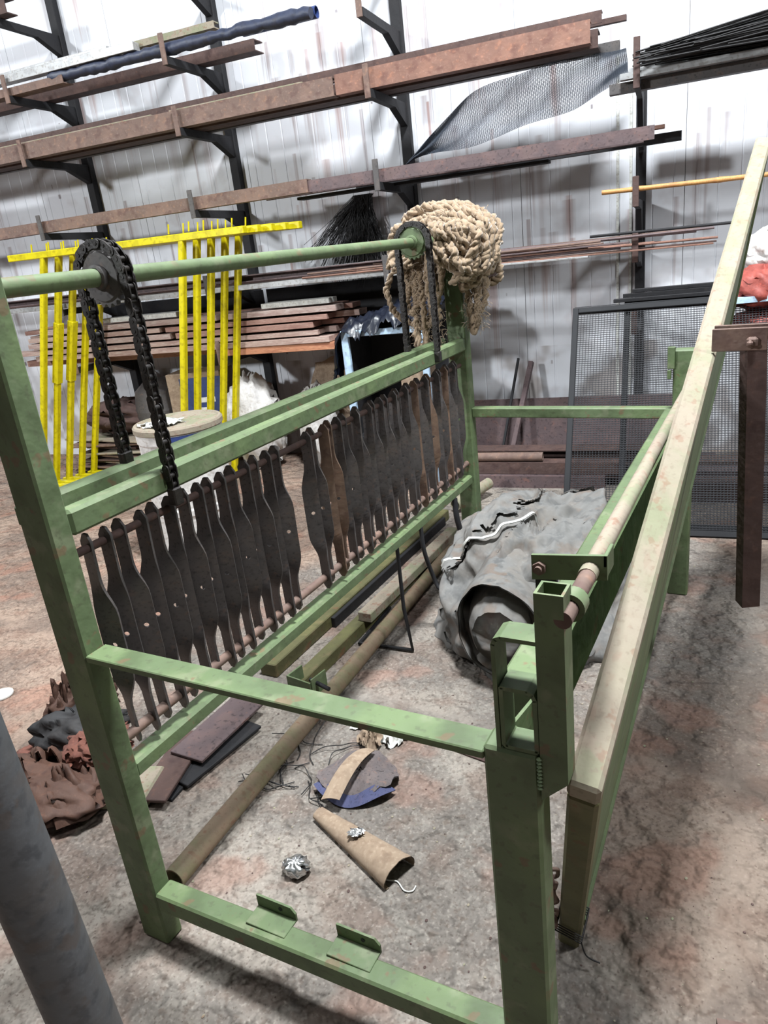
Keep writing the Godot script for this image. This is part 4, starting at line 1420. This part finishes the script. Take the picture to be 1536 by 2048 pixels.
func build_rope() -> void:
	var t := thing("rope", "thick frayed beige rope coil hung over the rack's far left post", "rope", Vector3(0.0, 1.585, -2.2))
	var r := RandomNumberGenerator.new()
	r.seed = 12
	# loops lying over the post top, running from upper left to lower right
	for k in 18:
		var st := begin()
		var u := k / 17.0
		var z := lerpf(0.1, -0.15, fmod(u * 3.0, 1.0)) + r.randf_range(-0.015, 0.015)
		var lift := 0.07 - 0.12 * absf(fmod(u * 3.0, 1.0) - 0.5) + r.randf_range(-0.02, 0.02)
		var sh := r.randf_range(-0.04, 0.04)
		var drop := r.randf_range(0.0, 0.1)
		strand(st, [Vector3(-0.13 + sh, -0.08 - drop, z + 0.03), Vector3(-0.1 + sh, 0.01 + lift * 0.4, z + 0.02), Vector3(-0.02 + sh, 0.04 + lift, z), Vector3(0.09 + sh * 0.5, 0.035 + lift, z - 0.02), Vector3(0.19 + r.randf_range(-0.03, 0.03), -0.01 + lift * 0.5, z - 0.02), Vector3(0.2 + r.randf_range(-0.03, 0.02), -0.1 - drop, z), Vector3(0.12 + r.randf_range(-0.03, 0.03), -0.17 - drop * 0.5, z + 0.02)], 0.0185, 100 + k)
		obj("rope_turn", st, M.rope, t)
	var core := begin()
	for k in 9:
		strand(core, [Vector3(-0.06 + 0.012 * k, 0.02, 0.09 - 0.02 * k), Vector3(0.0 + 0.012 * k, -0.03, 0.1 - 0.02 * k), Vector3(0.06 + 0.012 * k, -0.08, 0.08 - 0.02 * k), Vector3(0.1 + 0.006 * k, -0.15, 0.05 - 0.02 * k)], 0.019, 300 + k)
	obj("rope_turn", core, M.rope, t)
	for k in 8:
		var st := begin()
		var o := k * 0.024
		strand(st, [Vector3(-0.05 + o, 0.05 - o * 0.1, 0.13 - o * 0.2), Vector3(0.0 + o * 0.8, 0.0 + o * 0.12, 0.16 - o * 0.2), Vector3(0.06 + o * 0.7, -0.06 + o * 0.25, 0.15 - o * 0.3), Vector3(0.13 + o * 0.4, -0.13 + o * 0.4, 0.1 - o * 0.2), Vector3(0.16 + o * 0.2, -0.17 + o * 0.5, 0.04)], 0.016, 320 + k)
		obj("rope_turn", st, M.rope, t)
	# turns across the front of the lump
	for k in 7:
		var st := begin()
		var o := k * 0.033
		strand(st, [Vector3(-0.1 + o * 0.5, 0.03 - o * 0.25, 0.12), Vector3(-0.03 + o * 0.7, -0.02 - o * 0.2, 0.16), Vector3(0.06 + o * 0.45, -0.1 - o * 0.1, 0.15), Vector3(0.12 + o * 0.3, -0.17 + o * 0.2, 0.1), Vector3(0.15 + o * 0.2, -0.19 + o * 0.4, 0.02)], 0.0165, 140 + k)
		obj("rope_turn", st, M.rope, t)
	# hanging bundles: [x, z, bottom, spread]
	for b in [[-0.085, 0.08, -0.47, 0.03], [-0.06, 0.06, -0.36, 0.05], [-0.11, 0.07, -0.3, 0.03], [0.0, 0.1, -0.34, 0.04], [0.015, 0.1, -0.22, 0.035], [0.14, 0.0, -0.4, 0.03], [0.16, -0.03, -0.32, 0.03]]:
		var st := begin()
		var x: float = b[0]
		var z: float = b[1]
		var y: float = b[2]
		var s: float = b[3]
		strand(st, [Vector3(x - s * 0.6, -0.05, z - 0.02), Vector3(x - s * 0.8, y * 0.5, z), Vector3(x - s * 0.5, y + 0.03, z + 0.01), Vector3(x, y, z + 0.012), Vector3(x + s * 0.5, y + 0.03, z + 0.01), Vector3(x + s * 0.7, y * 0.5, z + 0.0), Vector3(x + s * 0.5, -0.06, z - 0.01)], 0.0155, 160 + int(x * 1000) % 50)
		obj("hanging_turn", st, M.rope, t)
	var st2 := begin()
	strand(st2, [Vector3(-0.11, -0.08, 0.06), Vector3(-0.19, -0.11, 0.06), Vector3(-0.235, -0.2, 0.06), Vector3(-0.215, -0.29, 0.06), Vector3(-0.15, -0.345, 0.06), Vector3(-0.1, -0.34, 0.06)], 0.013, 191)
	obj("loose_loop", st2, M.rope, t)
	# frayed fibres
	st2 = begin()
	for k in 1400:
		var a := r.randf_range(0, TAU)
		var c := Vector3(0.03 + cos(a) * r.randf_range(0.0, 0.2), r.randf_range(-0.2, 0.1), r.randf_range(-0.12, 0.16))
		if k % 3 == 0:
			c = Vector3(r.randf_range(-0.13, 0.03), r.randf_range(-0.46, -0.1), 0.09)
		elif k % 3 == 1:
			c = Vector3(r.randf_range(0.1, 0.2), r.randf_range(-0.4, 0.0), 0.02)
		var d := Vector3(r.randf_range(-1, 1), r.randf_range(-1, 0.6), r.randf_range(-1, 1)).normalized() * r.randf_range(0.015, 0.035)
		tube(st2, [c, c + d * 0.6, c + d + Vector3(0, -0.005, 0)], 0.0012, 3, false)
	var fb := obj("fibres", st2, M.rope, t)
	fb.set_meta("kind", "stuff")

# ====================================================================
# bundle under the tarp
# ====================================================================
func build_tarp_bundle() -> void:
	var t := thing("tarp_bundle", "large dusty grey tarpaulin bundle heaped on the floor inside the green frame", "tarp bundle", Vector3(0.47, 0, -1.92))
	var big := noise(401, 1.1, FastNoiseLite.TYPE_SIMPLEX, 2)
	var fold := noise(402, 0.95, FastNoiseLite.TYPE_SIMPLEX, 3)
	fold.fractal_type = FastNoiseLite.FRACTAL_RIDGED
	var rad := Vector3(0.41, 0.47, 0.55)
	var base := func(d: Vector3, grow: float) -> Vector3:
		var q := Vector3(d.x * 1.3, d.y * 1.3, d.z * 0.7)
		var r := 1.0 + 0.12 * big.get_noise_3dv(q) + 0.13 * (fold.get_noise_3dv(q) - 0.2) + grow
		# superellipsoid hump
		var p := Vector3(d.x * rad.x, d.y * rad.y, d.z * rad.z) * r
		p.y = maxf(p.y, 0.003)
		return p
	var st := begin()
	var f := func(u: float, v: float) -> Vector3:
		var th := TAU * u
		var ph := v * PI * 0.5
		var c := pow(cos(ph), 0.75)
		return base.call(Vector3(c * cos(th), sin(ph), c * sin(th)), 0.0)
	sheet(st, 150, 56, f, 0.003)
	obj("wrapping", st, M.tarp, t)
	# outer torn layers
	var tear := noise(405, 3.2, FastNoiseLite.TYPE_SIMPLEX, 4)
	for k in 3:
		st = begin()
		var a0: float = [2.2, 3.6, 0.2][k]
		var a1: float = [4.6, 5.9, 1.9][k]
		var v0: float = [0.35, 0.05, 0.3][k]
		var v1: float = [0.98, 0.62, 0.95][k]
		var gr: float = [0.045, 0.05, 0.04][k]
		var g := func(u: float, v: float) -> Vector3:
			var th := lerpf(a0, a1, u)
			var ph := lerpf(v0, v1, v) * PI * 0.5
			var c := pow(cos(ph), 0.75)
			return base.call(Vector3(c * cos(th), sin(ph), c * sin(th)), gr + 0.03 * tear.get_noise_2d(u * 0.8, v * 0.8 + k * 9.0))
		var kp := func(u: float, v: float) -> bool:
			var e := minf(minf(u, 1.0 - u), minf(v, 1.0 - v))
			return e > 0.04 + 0.1 * absf(tear.get_noise_2d(u * 2.0 + k * 5.0, v * 2.0))
		sheet(st, 70, 36, g, 0.003, kp)
		obj("torn_layer", st, M.tarp, t)
	# the rolled end that faces the camera
	st = begin()
	var rf := func(u: float, v: float) -> Vector3:
		var th := TAU * u * 1.15 - 0.4
		var rr := 0.2 - 0.035 * u + 0.012 * fold.get_noise_2d(u * 3.0, v * 1.5)
		var c := Vector3(lerpf(0.02, -0.08, v), 0.22, lerpf(0.6, -0.1, v))
		var q := c + Vector3(cos(th) * rr * 0.85, sin(th) * rr, 0.03 * fold.get_noise_2d(u * 2.0, 4.0))
		q.y = maxf(q.y, 0.004)
		return q
	sheet(st, 70, 24, rf, 0.004)
	obj("rolled_end", st, M.tarp, t)
	st = begin()
	var inr := func(u: float, v: float) -> Vector3:
		var th := TAU * u
		var rr := 0.176 * pow(clampf(sin(v * PI), 0.0, 1.0), 0.28) * (1.0 + 0.05 * fold.get_noise_2d(cos(th) + v, sin(th)))
		return Vector3(0.03 + cos(th) * rr * 0.95, 0.212 + sin(th) * rr * 1.05 + 0.02 * v, lerpf(0.66, 0.0, v))
	sheet(st, 40, 24, inr, 0.003)
	obj("inner_roll", st, M.tarp, t)
	st = begin()
	lump(st, Vector3(0.36, 0.05, 0.5), 417, 0.25, 2.0, 50, 14)
	obj("bottom_fold", st, M.tarp, t)
	# white strap over the hump
	st = begin()
	var strap := func(u: float, v: float) -> Vector3:
		var th := lerpf(2.7, 1.2, u)
		var ph := (0.35 + 0.62 * sin(u * PI * 0.6)) * PI * 0.5
		var c := pow(cos(ph), 0.75)
		var p: Vector3 = base.call(Vector3(c * cos(th), sin(ph), c * sin(th)), 0.055)
		return p + Vector3(0, 0.0, 0.016 * (v - 0.5)) + Vector3(0.012 * (v - 0.5), 0, 0)
	sheet(st, 40, 2, strap, 0.003)
	obj("white_strap", st, M.white, t)

# ====================================================================
# mesh panels leaning on the rack
# ====================================================================
func build_mesh_panels() -> void:
	var data := [[0.68, 1.05, 2.72, 3.42, "black framed wire mesh panel leaning at the stack's left, frontmost"], [0.96, 1.15, 2.80, 3.47, "black framed wire mesh panel leaning behind the first, further right"]]
	for k in 2:
		var d: Array = data[k]
		var h := 1.31
		var w: float = d[1]
		var lean := asin((d[3] - d[2]) / h)
		var t := thing("mesh_panel", d[4], "mesh panel", room(d[0] + w / 2, 0, d[2]), RB * Basis(Vector3.RIGHT, -lean))
		var st := begin()
		var b := 0.032
		span(st, Vector3(-w / 2, 0, -0.015), Vector3(-w / 2 + b, h, 0.015), 0.003)
		obj("frame_bar", st, M.black_paint, t)
		st = begin()
		span(st, Vector3(w / 2 - b, 0, -0.015), Vector3(w / 2, h, 0.015), 0.003)
		obj("frame_bar", st, M.black_paint, t)
		st = begin()
		span(st, Vector3(-w / 2 + b, 0, -0.015), Vector3(w / 2 - b, b, 0.015), 0.003)
		obj("frame_bar", st, M.black_paint, t)
		st = begin()
		span(st, Vector3(-w / 2 + b, h - b, -0.015), Vector3(w / 2 - b, h, 0.015), 0.003)
		obj("frame_bar", st, M.black_paint, t)
		st = begin()
		var step := 0.016
		var x0 := -w / 2
		var i := 0
		# expanded metal: zigzag strands
		while x0 < w / 2:
			var a := -h
			x0 += step
			i += 1
			bar(st, Vector3(x0, 0.01, 0.0), Vector3(x0, h - 0.01, 0.0), 0.0026, 0.003, 0.0)
		var y := 0.0
		while y < h:
			y += step * 0.8
			bar(st, Vector3(-w / 2 + 0.01, y, 0.003), Vector3(w / 2 - 0.01, y, 0.003), 0.003, 0.0026, 0.0)
		var ms := obj("wire_mesh", st, M.mesh_wire, t)
		ms.set_meta("kind", "stuff")
	# rear stock that fills the lower dark area behind the mesh
	for k in 3:
		stock("steel_channel", ["rusty channel on the floor behind the mesh panels, front one", "rusty channel on the floor behind the mesh panels, middle one", "rusty channel on the floor behind the mesh panels, near the wall"][k], "", "channel", 0.12, 0.12, 1.0, 3.2, 0.0, 3.3 + 0.2 * k, [M.rust_dark, M.plum, M.rust][k])

# ====================================================================
# things on the floor
# ====================================================================
func build_floor_things() -> void:
	# the tall workshop cupboards to the left of where the picture is taken, out of frame
	for k in 2:
		var cb := thing("workshop_cupboard", ["tall grey steel workshop cupboard left of the foreground pipe, out of frame", "second tall grey steel workshop cupboard further from the rack, out of frame"][k], "cupboard", Vector3(-0.45 - 1.12 * k, 0, 1.75))
		var cs := begin()
		span(cs, Vector3(-0.55, 0.06, -0.25), Vector3(0.55, 2.25, 0.25), 0.01)
		obj("body", cs, M.hall, cb)
		for d in [-1, 1]:
			cs = begin()
			span(cs, Vector3(minf(d * 0.01, d * 0.53), 0.1, -0.27), Vector3(maxf(d * 0.01, d * 0.53), 2.2, -0.252), 0.004)
			var door := obj("door", cs, M.dark, cb)
			cs = begin()
			span(cs, Vector3(d * 0.06 - 0.01, 1.0, -0.295), Vector3(d * 0.06 + 0.01, 1.15, -0.27), 0.003)
			obj("handle", cs, M.metal, door)
		cs = begin()
		span(cs, Vector3(-0.52, 0, -0.22), Vector3(0.52, 0.06, 0.22), 0.004)
		obj("plinth", cs, M.black, cb)
	var r := RandomNumberGenerator.new()
	r.seed = 5
	var st := begin()
	pipe(st, Vector3(0.04, 0.032, 1.1), Vector3(-0.08, 0.032, -1.12), 0.031, 0.004, 20)
	var o := obj("steel_pipe", st, M.pipe, self, Transform3D(Basis(), Vector3(-0.06, 0, -1.24)))
	tag(o, "long brown steel pipe lying on the floor under the blades", "pipe")
	# channels beside the pipe
	st = begin()
	span(st, Vector3(-0.25, 0, -2.35), Vector3(-0.19, 0.055, -1.02), 0.003)
	o = obj("steel_tube", st, M.olive, self)
	tag(o, "olive tube lying on the floor left of the long pipe", "tube")
	st = begin()
	span(st, Vector3(-0.215, 0.056, -2.5), Vector3(-0.15, 0.1, -1.5), 0.003)
	o = obj("steel_tube", st, M.dusty, self)
	tag(o, "dusty tube lying atop the olive floor tube", "tube")
	st = begin()
	span(st, Vector3(-0.44, 0, -2.85), Vector3(-0.36, 0.06, -1.08), 0.004)
	o = obj("floor_channel", st, M.olive, self)
	tag(o, "olive channel on the floor, furthest left of the floor lengths", "channel")
	st = begin()
	span(st, Vector3(-0.36, 0.0, -2.75), Vector3(-0.34, 0.05, -1.5), 0.002)
	o = obj("flat_bar", st, M.black, self)
	tag(o, "black flat bar on edge beside the floor channel", "bar")
	st = begin()
	pipe(st, Vector3(-0.36, 0.05, -2.95), Vector3(-0.27, 0.08, -3.3), 0.036, 0.004, 16)
	o = obj("pipe_stub", st, M.dusty, self)
	tag(o, "dusty pipe end sticking up behind the tarpaulin bundle", "pipe")
	# U clip over the pipe
	var t := thing("channel_clip", "green folded clip standing around the long floor pipe", "clip", Vector3(-0.13, 0, -0.96), Basis(Vector3.UP, -0.15))
	st = begin()
	span(st, Vector3(-0.09, 0, -0.003), Vector3(0.03, 0.11, 0.003), 0.001)
	span(st, Vector3(-0.09, 0.0, -0.08), Vector3(-0.084, 0.11, 0.0), 0.001)
	span(st, Vector3(0.03, 0.05, -0.08), Vector3(0.036, 0.125, 0.0), 0.001)
	obj("plate", st, M.green, t)
	st = begin()
	tube(st, [Vector3(0.0, 0.1, -0.03), Vector3(0.1, 0.095, -0.02)], 0.008, 8)
	obj("bolt", st, M.black, t)
	# foreground grey pipe
	st = begin()
	pipe(st, Vector3(0.36, 0, 0.36), Vector3(0.282, 1.6, 0.378), 0.052, 0.005, 40)
	o = obj("grey_pipe", st, M.grey_pipe, self)
	tag(o, "thick grey pipe standing at the picture's lower left corner", "pipe")
	# leather and rags left of the rack
	var heap := [["leather_scrap", M.leather, Vector3(0.2, 0.055, 0.14), -0.66, -0.25, 0.0, "brown leather scrap crumpled at the front of the heap left of the rack"], ["dark_rag", M.tarp_dark, Vector3(0.15, 0.07, 0.1), -0.74, -0.46, 0.03, "black rag on top of the heap left of the rack"], ["red_rag", M.red_rag, Vector3(0.1, 0.05, 0.09), -0.6, -0.42, 0.06, "fluffy reddish rag in the heap left of the rack"], ["leather_scrap", M.leather, Vector3(0.13, 0.1, 0.05), -0.85, -0.56, 0.0, "brown leather scrap standing at the back of the heap left of the rack"], ["red_rag", M.red_rag, Vector3(0.13, 0.03, 0.1), -0.84, -0.3, 0.0, "flat reddish rag at the left foot of the heap"]]
	for k in heap.size():
		var q: Array = heap[k]
		st = begin()
		lump(st, q[2], 310 + k * 7, 0.3, 0.9 if k != 2 else 2.5, 44, 22, true, 2)
		if q[0] == "leather_scrap":
			var wr: Vector3 = q[2]
			var fl := noise(340 + k, 1.1, FastNoiseLite.TYPE_SIMPLEX, 2)
			for e in 3:
				var a0 := e * 2.2 + k
				var flap := func(u: float, v: float) -> Vector3:
					var a := a0 + (u - 0.5) * 1.5
					var rr := lerpf(0.35, 1.15, v)
					return Vector3(cos(a) * wr.x * rr, 0.008 + wr.y * 2.0 * maxf(0.0, 1.1 - 0.85 * v * v) * (0.85 + 0.5 * fl.get_noise_2d(u * 2.0 + e, v * 2.0)), sin(a) * wr.z * rr)
				sheet(st, 18, 18, flap, 0.003)
		o = obj(q[0], st, q[1], self, Transform3D(Basis(Vector3.UP, 0.5 * k), Vector3(q[3], q[5], q[4])))
		tag(o, q[6], "rag" if q[0] != "leather_scrap" else "leather")
	st = begin()
	box(st, Vector3(0, 0.022, 0), Vector3(0.24, 0.044, 0.16), 0.006)
	o = obj("metal_casting", st, M.dusty, self, Transform3D(Basis(Vector3.UP, 0.35), Vector3(-0.46, 0.0, -0.36)))
	tag(o, "flat dusty metal casting lying beside the brown leather scrap", "casting")
	# offcuts under the blade row
	for k in 4:
		st = begin()
		box(st, Vector3(0, 0.006, 0), Vector3(0.11 + 0.03 * (k % 2), 0.012, 0.34), 0.002)
		o = obj("steel_plate", st, [M.black, M.black, M.rust_dark, M.plum][k], self, Transform3D(Basis(Vector3.UP, [0.1, -0.12, 0.3, 0.0][k]), Vector3([-0.34, -0.3, -0.36, -0.33][k], 0.013 * k, [-0.55, -0.62, -0.5, -0.7][k])))
		tag(o, ["lowest", "second", "third", "topmost"][k] + " rusty steel offcut stacked on the floor under the near blades", "plate")
	# cup lid at the left edge
	st = begin()
	lathe(st, [Vector2(0, 0.004), Vector2(0.036, 0.004), Vector2(0.04, 0.0), Vector2(0.045, 0.002), Vector2(0.045, 0.008), Vector2(0.036, 0.012), Vector2(0, 0.012)], Vector3.ZERO, 28)
	o = obj("plastic_disc", st, M.white, self, Transform3D(Basis(), Vector3(-1.42, 0.0, -0.6)))
	tag(o, "small round white plastic disc on the floor at the left edge", "disc")
	# cap
	t = thing("cloth_cap", "dark grey cloth cap lying crushed on the floor inside the frame", "cap", Vector3(0.245, 0, -0.68), Basis(Vector3.UP, 0.35))
	st = begin()
	var nz := noise(61, 2.0)
	var cf := func(u: float, v: float) -> Vector3:
		var a := TAU * u
		var rr := v * (0.125 + 0.012 * nz.get_noise_2d(cos(a) * 2.0, sin(a) * 2.0))
		var fd := 0.03 * smoothstep(0.2, 1.0, absf(sin(a * 1.5 + 0.6))) * v
		return Vector3(cos(a) * rr * 1.02, 0.008 + 0.03 * (1.0 - v * v) + fd + 0.008 * nz.get_noise_2d(a, v * 3.0), sin(a) * rr * 0.8)
	sheet(st, 44, 14, cf, 0.003)
	obj("crown", st, M.cap_grey, t)
	st = begin()
	var pf := func(u: float, v: float) -> Vector3:
		var a := lerpf(-0.4, 0.4, u)
		return Vector3(lerpf(-0.06, 0.02, v) + sin(a) * 0.07, 0.038 + 0.035 * sin(v * 2.6) + 0.01 * cos(a * 3.0), 0.13 - v * 0.2)
	sheet(st, 16, 20, pf, 0.003)
	obj("lining", st, M.card, t)
	st = begin()
	var bf := func(u: float, v: float) -> Vector3:
		var a := lerpf(0.5, 2.8, u)
		var rr := lerpf(0.1, 0.142, v)
		return Vector3(cos(a) * rr, 0.03 + 0.012 * sin(u * 9.0) - 0.015 * v, sin(a) * rr * 0.85)
	sheet(st, 30, 4, bf, 0.003)
	obj("brim", st, M.denim, t)
	# paper and rags above the cap
	var bits := [["paper_scrap", M.white, 0.13, 0.1, 0.06, 0.12, -0.94, "crumpled white paper scrap just below the green crossbar, left piece"], ["paper_scrap", M.white, 0.1, 0.09, 0.06, 0.255, -0.9, "crumpled white paper scrap just below the green crossbar, right piece"], ["dirty_rag", M.card, 0.15, 0.1, 0.07, 0.19, -0.87, "dirty beige rag between the white paper scraps above the cap"]]
	for k in bits.size():
		var q: Array = bits[k]
		st = begin()
		crumple(st, q[2], q[3], q[4], 500 + k * 5, 1.8, 26, 26, 0.3)
		o = obj(q[0], st, q[1], self, Transform3D(Basis(Vector3.UP, k * 0.9), Vector3(q[5], 0, q[6])))
		tag(o, q[7], "paper" if q[0] == "paper_scrap" else "rag")
	# wire tangle
	st = begin()
	for k in 16:
		var c := Vector3(r.randf_range(-0.1, 0.06), 0.004, r.randf_range(-0.14, 0.14))
		var p := [c]
		var a := r.randf_range(0, TAU)
		for j in 4:
			a += r.randf_range(-0.9, 0.9)
			c = c + Vector3(cos(a), 0, sin(a)) * r.randf_range(0.03, 0.06)
			p.append(Vector3(c.x, 0.004 + r.randf_range(0.0, 0.02), c.z))
		tube(st, curve(p, 5), 0.0017, 5, false)
	o = obj("wire_tangle", st, M.wire, self, Transform3D(Basis(), Vector3(0.09, 0, -0.68)))
	tag(o, "thin dark wire tangle on the floor left of the cloth cap", "wire")
	# cardboard sleeve
	st = begin()
	var sf := func(u: float, v: float) -> Vector3:
		var a := lerpf(-0.7, 3.5, v)
		var w := lerpf(0.018, 0.05, u)
		return Vector3((u - 0.5) * 0.34, 0.003 + maxf(0.0, 0.012 + sin(a) * w * 0.75 + 0.004 * nz.get_noise_2d(u * 6.0, v * 4.0)), cos(a) * w * 1.1)
	sheet(st, 26, 18, sf, 0.002)
	o = obj("cardboard_sleeve", st, M.card, self, Transform3D(Basis(Vector3.UP, -0.32), Vector3(0.37, 0, -0.45)))
	tag(o, "flattened brown cardboard sleeve on the floor below the cap", "cardboard")
	st = begin()
	crumple(st, 0.05, 0.03, 0.008, 521, 5.0, 10, 10, 0.2)
	o = obj("tape_scrap", st, M.foil, self, Transform3D(Basis(Vector3.UP, 0.4), Vector3(0.375, 0.05, -0.448)))
	tag(o, "small shiny tape scrap stuck on the cardboard sleeve", "tape")
	# foil
	st = begin()
	lump(st, Vector3(0.032, 0.02, 0.028), 633, 0.5, 2.6, 26, 14)
	o = obj("foil_ball", st, M.foil, self, Transform3D(Basis(), Vector3(0.262, 0, -0.31)))
	tag(o, "crumpled silver foil on the floor near the low crossbar", "foil")
	# string
	st = begin()
	tube(st, curve([Vector3(-0.06, 0.004, -0.01), Vector3(-0.03, 0.004, 0.0), Vector3(0.0, 0.004, -0.006), Vector3(0.03, 0.004, 0.012), Vector3(0.05, 0.004, 0.006), Vector3(0.052, 0.004, -0.012)], 6), 0.002, 6)
	o = obj("white_string", st, M.white, self, Transform3D(Basis(), Vector3(0.53, 0, -0.375)))
	tag(o, "short white string on the floor below the cardboard sleeve", "string")
	# flat offcut by the near right post
	st = begin()
	box(st, Vector3(0, 0.003, 0), Vector3(0.16, 0.006, 0.045), 0.001)
	o = obj("flat_offcut", st, M.rust_dark, self, Transform3D(Basis(Vector3.UP, -0.15), Vector3(0.56, 0, -0.92)))
	tag(o, "small brown flat offcut on the floor behind the near right post", "offcut")
	# offcut at the lower right corner
	st = begin()
	hollow(st, Vector3(1.3, 0.02, -0.28), Vector3(1.55, 0.02, -0.33), 0.04, 0.04, 0.003)
	o = obj("square_tube", st, M.rust, self)
	tag(o, "rusty square tube end at the picture's lower right corner", "tube")
	# grit: small stones and swarf
	var pm := begin()
	lathe(pm, [Vector2(0, -0.4), Vector2(0.8, -0.2), Vector2(1.0, 0.2), Vector2(0.5, 0.6), Vector2(0, 0.7)], Vector3.ZERO, 6)
	for q in [["floor_grit", M.dusty, 2600, "scattered pale grit and stone chips on the concrete floor"], ["floor_dirt", M.rust_dark, 1800, "scattered dark dirt crumbs on the concrete floor"]]:
		var mm := MultiMesh.new()
		mm.transform_format = MultiMesh.TRANSFORM_3D
		mm.mesh = finish(pm) if q[0] == "floor_grit" else mm.mesh
		if mm.mesh == null:
			mm.mesh = finish(pm)
		mm.instance_count = q[2]
		for k in int(q[2]):
			var s := 0.0009 + 0.0032 * pow(r.randf(), 5.0)
			var pos := Vector3(r.randf_range(-1.6, 1.9), s * 0.3, r.randf_range(-2.6, 0.35))
			mm.set_instance_transform(k, Transform3D(Basis(Vector3.UP, r.randf_range(0, TAU)).scaled(Vector3(s, s * 0.6, s * r.randf_range(0.6, 1.6))), pos))
		var mi := MultiMeshInstance3D.new()
		mi.name = q[0]
		mi.multimesh = mm
		mi.material_override = q[1]
		add_child(mi)
		mi.set_meta("kind", "stuff")
		tag(mi, q[3], "grit" if q[0] == "floor_grit" else "dirt")
